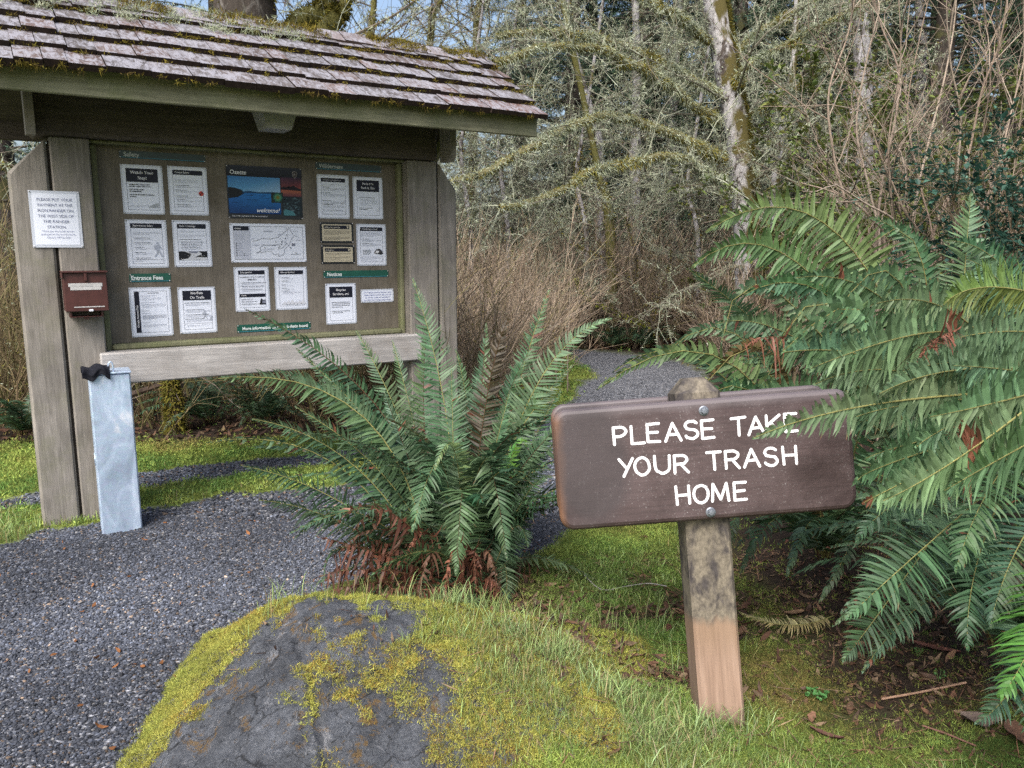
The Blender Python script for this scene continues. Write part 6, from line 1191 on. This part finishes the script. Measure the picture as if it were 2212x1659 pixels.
X, Y = rnd(-7.5, -.6, 6.6, 9.5, 95, g); k = Y > 6.45 + .06 * X; X2, Y2 = rnd(-1.6, 1.15, 7.2, 12.5, 110, g); k2 = gravel_mask(X2, Y2) < .05; k2 &= (X2 < .10 * (Y2 - 7) + .25); thicket("brush_thicket", "tall tan brush standing between the kiosk's right end and the path", (X2[k2], Y2[k2]), (1.0 + .8 * g.uniform(size=110))[k2], 184, 14, TWB * 1.1, .006, moss=3); thicket("brush_thicket", "dense brown brush behind the kiosk, seen below its board and at the left", (X[k], Y[k]), (1.1 + 1.2 * g.uniform(size=95))[k], 84, 15, np.array([[.17, .125, .075], [.13, .095, .055], [.20, .16, .09], [.15, .14, .06]]), moss=14)
X, Y = rnd(-1.2, 7, 15.5, 18.5, 60, g); thicket("brush_thicket", "grey-green lichened understorey at the foot of the conifers", (X, Y), 2.8 + 1.8 * g.uniform(size=60), 85, 14, np.vstack([TWP, TWP * .7]), moss=26)
X, Y = rnd(-3.5, 2.2, 17.5, 23, 60, g); thicket("brush_thicket", "pale lichened brush far behind the kiosk's right post", (X, Y), 3.2 + 2.2 * g.uniform(size=60), 185, 12, TWP * .8, .008, moss=50)
g = np.random.default_rng(90)
for q, (x, y, h, lab) in enumerate(((.9, 12.6, 1.9, "bare twiggy shrub at the near edge of the thicket beside the path's end"), (2.0, 12.4, 2.2, "olive-tinted bare shrub in front of the mossy brown trunk"), (3.15, 12.3, 1.9, "bare shrub with upright stems between the path and the alder"))):
    o = thicket("bare_shrub", lab, (np.array([x]), np.array([y])), np.array([h]), 91 + q, 55, moss=8, kind=None, spread=.45); o["category"] = "shrub"
# dark spreading sapling with a mossy yellow-green arm in the middle of the thicket
sap = empty("sapling", tuple(at(1432, 745, 11.9))); tag(sap, "dark forked sapling with one yellow-green mossy arm, in front of the brown thicket", "sapling"); so_ = np.array(sap.location); mb = MB()
for L, r, gm_ in (([(1432, 760), (1405, 690), (1370, 620), (1325, 560), (1290, 520)], .028, 0), ([(1405, 705), (1350, 685), (1285, 655), (1255, 632), (1245, 600)], .026, 1), ([(1370, 620), (1375, 560), (1360, 500), (1352, 470)], .018, 0), ([(1410, 690), (1420, 640), (1445, 580), (1450, 540)], .015, 0), ([(1325, 560), (1280, 548), (1235, 525)], .014, 0)):
    P = resample(pxc(L, 11.9, 11.7), 16)[None] - so_; R = taper(1, 16, [r], r * .4); tubes(mb, P, R, 6, 0, (.075, .062, .045)); fuzz(mb, P, R, 900 if gm_ else 160, (.02, .045), (.004, .008), .2, np.array([[.22, .24, .03], [.16, .18, .03]]) if gm_ else MOSSB, 1, .8); lichen_twigs(mb, P, 9, (.25, .7), 4, 3)
mb.build("stem", [M['twig'], M['lichen']], sap)

# --- tall tan canes at the right
CANE = np.array([[.27, .205, .16], [.33, .26, .205], [.23, .18, .145], [.38, .31, .25]])
cset = [[(1890, 575), (1905, 400), (1935, 250), (1940, 150), (1905, 60), (1880, -30)], [(1960, 560), (1985, 400), (2010, 290), (2040, 170), (2060, 60), (2068, -40)], [(2010, 570), (2030, 470), (2085, 360), (2120, 200), (2160, 90), (2180, -30)], [(1860, 560), (1830, 450), (1800, 330), (1790, 200), (1830, 80), (1850, -30)],
        [(1910, 560), (1880, 470), (1810, 420), (1730, 395)], [(1930, 560), (1925, 430), (1920, 300), (1945, 140), (1940, -30)], [(2050, 560), (2060, 440), (2075, 260), (2050, 110), (2070, -40)], [(1990, 560), (1950, 450), (1900, 330), (1860, 210), (1800, 120)], [(1975, 560), (1935, 480), (1870, 440), (1800, 395)], [(2100, 540), (2150, 380), (2190, 220), (2230, 60)], [(2020, 560), (1985, 390), (1960, 240), (1985, 90), (2010, -20)], [(1900, 560), (1880, 420), (1850, 280), (1870, 140), (1900, 20)], [(2140, 520), (2120, 330), (2140, 160), (2120, -30)], [(1945, 565), (1955, 500), (1935, 440), (1915, 400)]]
CANES = (("cluster of tall tan canes rising behind the big ferns, leftmost of three", cset[0:5], 6.4), ("middle cluster of tall pinkish canes behind the ferns", cset[5:10], 5.9), ("right cluster of tall canes beside the dark evergreen bush", cset[10:14], 6.8))
for q, (lab, cs, Yc) in enumerate(CANES):
    b_ = at(cs[0][0][0], cs[0][0][1], Yc); root = empty("cane_shrub", (b_[0], Yc, gz(b_[0], Yc))); tag(root, lab, "cane shrub", "tall canes at the right"); ro = np.array(root.location); allP = []
    for c in cs:
        P = pxc(c, Yc, Yc - .3 + rng.uniform(-.5, .5)); g0 = P[0].copy(); g0[2] = gz(g0[0], g0[1]) - .05; g0[:2] += rng.normal(size=2) * .1; P = resample(np.vstack([g0, P]), 26)[None] - ro; mb = MB(); tint = CANE[rng.integers(0, 4)]
        r = rng.uniform(.009, .0145); tubes(mb, P, taper(1, 26, [r], r * .35), 7, 0, tint); A = spawn(P, 9, (.3, 1.1), .8, .15, 7, .16, .3, 1.); tubes(mb, A, taper(len(A), 7, np.full(len(A), .0042), .0015), 4, 0, CANE[rng.integers(0, 4, len(A))] * .9)
        B = spawn(A, 4, (.12, .5), .9, .1, 5, .18, .2, 1.); tubes(mb, B, taper(len(B), 5, np.full(len(B), .0022), .001), 3, 0, CANE[rng.integers(0, 4, len(B))] * .8); fuzz(mb, B, .002, 90, (.01, .03), (.004, .009), .1, np.array([[.15, .22, .05]]), 1); mb.build("cane", [M['twig'], M['leaf']], root, smooth=True)
g = np.random.default_rng(95); X, Y = rnd(3.0, 6.5, 6.6, 9.5, 20, g); thicket("brush_thicket", "mesh of fine tan twigs among the tall canes at the right", (X, Y), 2.2 + 1.6 * g.uniform(size=20), 96, 11, CANE * .85, .006, spread=.4, sub=7)

# --- leafy shrubs
def leafy(name, label, base, H, W, n, size, tints, seed, r0=.012, flat=.3):
    g = np.random.default_rng(seed); root = empty(name, tuple(base)); tag(root, label, "shrub"); k = 16; P = grow(g.normal(size=(k, 3)) * [.1, .1, 0], nrm(np.c_[g.normal(size=(k, 2)) * W * .45, np.ones(k)]), g.uniform(.6, 1.05, k) * H, 8, .10, .02, g); mb = MB(); tubes(mb, P, taper(k, 8, np.full(k, r0), .003), 5, 0, (.12, .09, .06)); A = spawn(P, 12, (.25, .75), .9, .05, 5, .15, .2, 1., g); tubes(mb, A, taper(len(A), 5, np.full(len(A), .004), .0015), 3, 0, (.13, .10, .06)); B = spawn(A, 4, (.12, .35), .8, .05, 4, .12, .2, 1., g); tubes(mb, B, np.full((len(B), 4), .0015), 3, 0, (.13, .10, .06)); mb.build("stems", M['twig'], root)
    c = g.integers(0, len(B), n); t = g.uniform(0, 2.99, n); i = t.astype(int); f = (t - i)[:, None]; p = B[c, i] * (1 - f) + B[c, i + 1] * f; tan = nrm(B[c, 3] - B[c, 0]); d = nrm(tan * .6 + g.normal(size=(n, 3)) * [.8, .8, .35]); nn = nrm(np.array([0, 0, 1.]) + g.normal(size=(n, 3)) * flat); s = nrm(np.cross(d, nn)); L = g.uniform(*size, n)[:, None]; Wd = L * .27
    V = np.stack([p, p + d * L * .45 - s * Wd + nn * L * .06, p + d * L - nn * L * .12, p + d * L * .45 + s * Wd + nn * L * .06], 1).reshape(-1, 3); tn = np.asarray(tints)[g.integers(0, len(tints), n)] * g.uniform(.7, 1.3, (n, 1)); mb = MB(); b_ = (np.arange(n) * 4)[:, None]; mb.add(V, np.concatenate([b_ + [0, 1, 2], b_ + [0, 2, 3]]), 0, np.repeat(tn, 4, 0)); mb.build("foliage", M['leaf'], root); return root
YG = np.array([[.11, .15, .035], [.15, .19, .045], [.08, .12, .03], [.17, .18, .05]]); DG = np.array([[.022, .060, .045], [.035, .085, .060], [.05, .11, .08], [.02, .045, .035]])
def base_at(px, Y): x = at(px, 560, Y)[0]; return (x, Y, gz(x, Y))
leafy("leafy_shrub", "yellow-green leafy shrub right of the alder trunk, behind the canes", base_at(1790, 9.6), 3.3, .9, 9000, (.05, .10), YG, 61); leafy("leafy_shrub", "fresh green leafy shrub at the back of the canes, left of the evergreen bush", base_at(1900, 10.5), 3.9, .9, 8000, (.05, .10), YG * .9, 62); leafy("leafy_shrub", "sparse olive shrub above the tangled canes at top right", base_at(2060, 9.5), 4.3, .8, 6500, (.05, .10), YG * .8, 63)
leafy("evergreen_bush", "dark blue-green evergreen bush at the right edge above the ferns", base_at(2240, 5.2), 2.2, .32, 10000, (.035, .075), DG * 1.5, 64, flat=.2); leafy("evergreen_bush", "low dark evergreen bush in the shade under the right edge", base_at(2235, 4.9), 1.3, .4, 8000, (.035, .07), DG * 1.1, 65, flat=.3)
# --- small ferns at the edge of the wood
pf = None; g = np.random.default_rng(70)
for q, (px, Y, lab) in enumerate(((1330, 12.15, "small dark fern at the thicket's foot beside the far bend of the path"), (1395, 12.1, "small dark fern in front of the sapling at the path's end"), (1215, 12.3, "small fern near the far left verge of the path"), (440, 6.75, "dark fern in the brush below the kiosk board, left of two"), (560, 6.8, "dark fern in the brush below the kiosk board, right of two"), (30, 6.3, "dark fern in the brush left of the kiosk"))):
    x = at(px, 700, Y)[0]
    if pf is None:
        pf = empty("small_fern", (0, 0, 0)); radial(pf, 24, (.4, .7), (20, 70), .085, [G_DARK * .9, G_DARK * 1.2], seed=71, arch=.4); o = pf
    else: o = copy_tree(pf)
    o.location = (x, Y, gz(x, Y)); o.rotation_euler = (0, 0, q * 1.3); tag(o, lab, "fern", "small ferns at the edge of the wood")
# --- mossy stump, fallen limb below the board
x = at(375, 900, 6.5)[0]; st_ = empty("mossy_stump", (x, 6.5, gz(x, 6.5))); tag(st_, "thin moss-covered stump standing in the brush below the kiosk board", "stump"); mb = MB(); P = resample([(0, 0, -.05), (.01, 0, .2), (-.01, .01, .42), (.04, 0, .62)], 12)[None]; tubes(mb, P, taper(1, 12, [.075], .035), 9, 0, (.08, .065, .04)); fuzz(mb, P, taper(1, 12, [.075], .035), 2200, (.02, .06), (.004, .009), .5, MOSSB * 1.2, 1); mb.build("wood", [M['twig'], M['lichen']], st_)
fl = empty("fallen_limb", (x - .5, 6.55, .1)); tag(fl, "fallen dark limb propped in the brush behind the mossy stump", "fallen limb"); mb = MB(); P = resample([(-.3, 0, .05), (.1, .05, .2), (.5, .1, .34), (.85, .2, .56)], 12)[None]; tubes(mb, P, taper(1, 12, [.035], .012), 7, 0, (.07, .05, .04)); lichen_twigs(mb, P, 12, (.2, .5), 4, 4); mb.build("wood", [M['twig'], M['lichen']], fl)

# ------------------------------------------------------------------ small things on the ground by the sign
def bark_piece(name, label, cat, px, py, L, W, rz, tint, curl=.3, seed=0):
    g = np.random.default_rng(seed); p = gp(px, py); p[2] = top(p[0], p[1]); P = []
    n = 9; mb = MB(); t = np.linspace(-1, 1, n)
    for lay in (0, -.0025):
        for k in range(n):
            w = W * (1 - abs(t[k]) ** 2.4 * .75) * (1 + .15 * g.normal())
            for q in (-1, -.4, .4, 1): P.append((t[k] * L, q * w + .15 * W * math.sin(3 * t[k] + seed), .012 + lay + curl * L * .35 * t[k] ** 2 + curl * W * q * q))
    i = np.arange(n - 1)[:, None] * 4 + np.arange(3)[None]; F = np.stack([i, i + 1, i + 5, i + 4], -1).reshape(-1, 4); mb.add(P, np.vstack([F, F[:, ::-1] + n * 4]), 0, tint); o = mb.build(name, M['litter'], smooth=True); o.location = p; o.rotation_euler = (0, 0, rz); return tag(o, label, cat)
bark_piece("bark_strip", "curled reddish bark strip lying below the nearest fern", "bark", 2015, 1435, .085, .016, -.55, (.14, .065, .05), .25, 1); bark_piece("bark_strip", "short pinkish bark chip pointing at the green seedling", "bark", 1753, 1560, .032, .011, 1.1, (.24, .13, .085), .2, 2); bark_piece("bark_strip", "dark curved bark strip below the pinkish chip", "bark", 1785, 1600, .05, .010, -.6, (.10, .05, .04), .5, 3); bark_piece("bark_strip", "dark brown bark strip in the dip left of the post", "bark", 1242, 1450, .05, .018, -.1, (.06, .035, .03), .3, 4)
bark_piece("dead_leaf", "grey-brown broad dead leaf near the bottom right corner", "leaf", 2115, 1590, .055, .036, -.3, (.17, .13, .11), .25, 5); bark_piece("dead_leaf", "brown dead leaf at the bottom right edge of the ground", "leaf", 2195, 1625, .06, .028, 1.3, (.14, .08, .055), .35, 6); bark_piece("dead_leaf", "tan curled leaf on the moss right of the post", "leaf", 1715, 1335, .045, .016, .2, (.22, .14, .085), .35, 7); bark_piece("dead_leaf", "brown dead leaf in the dip between mound and sign", "leaf", 1318, 1390, .04, .022, .6, (.10, .06, .045), .4, 8); bark_piece("dead_leaf", "dark brown leaf standing in the grass left of the post", "leaf", 1345, 1510, .03, .014, 1.0, (.09, .05, .04), .6, 9)
def stick(label, pts, r, tint, lift=.012):
    W_ = []
    for x, y in pts: p = gp(x, y); p[2] = top(p[0], p[1]) + lift; W_.append(p)
    W_ = resample(W_, 14); mb = MB(); tubes(mb, W_[None] - W_[0], np.full((1, 14), r), 6, 0, tint); o = mb.build("stick", M['twig'], smooth=True); o.location = W_[0]; tag(o, label, "stick")
stick("straight pale stick lying on the moss right of the seedling", [(1903, 1528), (1990, 1520), (2083, 1512)], .0042, (.30, .19, .13)); stick("thin grey crooked twig on the grass left of the post", [(1262, 1250), (1300, 1284), (1350, 1275), (1400, 1268), (1440, 1274)], .0028, (.24, .23, .22)); stick("thin brown stem on the ground below the grey dead leaf", [(1990, 1590), (2040, 1610), (2105, 1640)], .003, (.16, .085, .065))
def seedling(px, py, s, label, seed, n=22):
    g = np.random.default_rng(seed); p = gp(px, py); p[2] = top(p[0], p[1]); mb = MB()
    for k in range(n):
        a = g.uniform(0, 2 * math.pi); r = s * math.sqrt(g.uniform(.02, 1)); c = np.array([r * math.cos(a), r * math.sin(a), .018 + .022 * g.uniform()]); rr = s * g.uniform(.14, .24); n_ = nrm(np.array([math.cos(a) * .35, math.sin(a) * .35 - .3, 1.]) + g.normal(size=3) * .25); u = nrm(np.cross(n_, [1, .3, 0])); v = np.cross(n_, u); t = np.linspace(0, 2 * math.pi, 8)[:-1]
        V = c + rr * (np.cos(t)[:, None] * u + np.sin(t)[:, None] * v * .85) * (1 + .12 * np.cos(3 * t))[:, None]; mb.add(np.vstack([V, c - n_ * .002]), [[i, (i + 1) % 7, 7] for i in range(7)], 0, np.array([.07, .20, .055]) * g.uniform(.75, 1.3)); tubes(mb, np.array([[0, 0, 0], c * .6, c])[None], np.full((1, 3), .0008), 3, 0, (.08, .14, .04))
    o = mb.build("seedling", M['leaf']); o.location = p; tag(o, label, "seedling")
seedling(1763, 1518, .034, "round-leaved green seedling on the moss right of the post", 1, 30); seedling(1980, 1445, .016, "tiny green seedling beside the reddish bark strip", 2, 9); seedling(2310, 1500, .014, "x", 3, 3) if False else seedling(2025, 1498, .02, "small green seedling above the straight stick", 4, 10)
def cone(px, py, label, rz):
    p = gp(px, py); p[2] = top(p[0], p[1]) + .010; mb = MB(); n = 70; k = np.arange(n); t = k / n; ph = k * 2.39996; r = .012 * np.sin(np.clip(t * .92 + .08, 0, 1) * math.pi) ** .6; c = np.c_[(t - .5) * .044, r * np.cos(ph), r * np.sin(ph)]; d = nrm(np.c_[.5 + 0 * t, np.cos(ph), np.sin(ph)]); s = nrm(np.cross(d, [1, 0, 0])); V = np.stack([c * [1, .3, .3], c + s * .004, c + d * .0055, c - s * .004], 1).reshape(-1, 3); b_ = (k * 4)[:, None]; mb.add(V, b_ + [0, 1, 2, 3], 0, np.repeat(np.array([[.13, .065, .045]]) * rng.uniform(.7, 1.3, (n, 1)), 4, 0)); o = mb.build("fir_cone", M['litter']); o.location = p; o.rotation_euler = (0, 0, rz); tag(o, label, "cone")
cone(925, 1345, "reddish fir cone lying on the boulder's moss", .3); cone(1442, 1362, "dark fir cone in the dip left of the signpost", 1.0); cone(1520 - 130, 1165, "brown fir cone on the grass under the sign board", .2)
# fallen fronds
ff = empty("fallen_frond", tuple(gp(1600, 1325))); tag(ff, "bleached curved fern frond lying on the ground right of the signpost", "fallen frond"); add_frond(ff, gp(1800, 1330, .07), gp(1700, 1350, .05), gp(1598, 1322, .06), .055, name="blade", col=np.array([.26, .25, .12]), n=40, droop=.4, fold=.3, side=(0, 1, .3))
ff = empty("fallen_frond", tuple(gp(1080, 1350))); tag(ff, "rusty red dead frond lying at the mound's back edge", "fallen frond"); add_frond(ff, gp(1190, 1400, .12), gp(1130, 1350, .16), gp(1068, 1335, .14), .05, name="blade", col=RUST * .8, n=22, droop=.8, fold=-.2, rust=(0, 1), side=(.4, .8, .4))
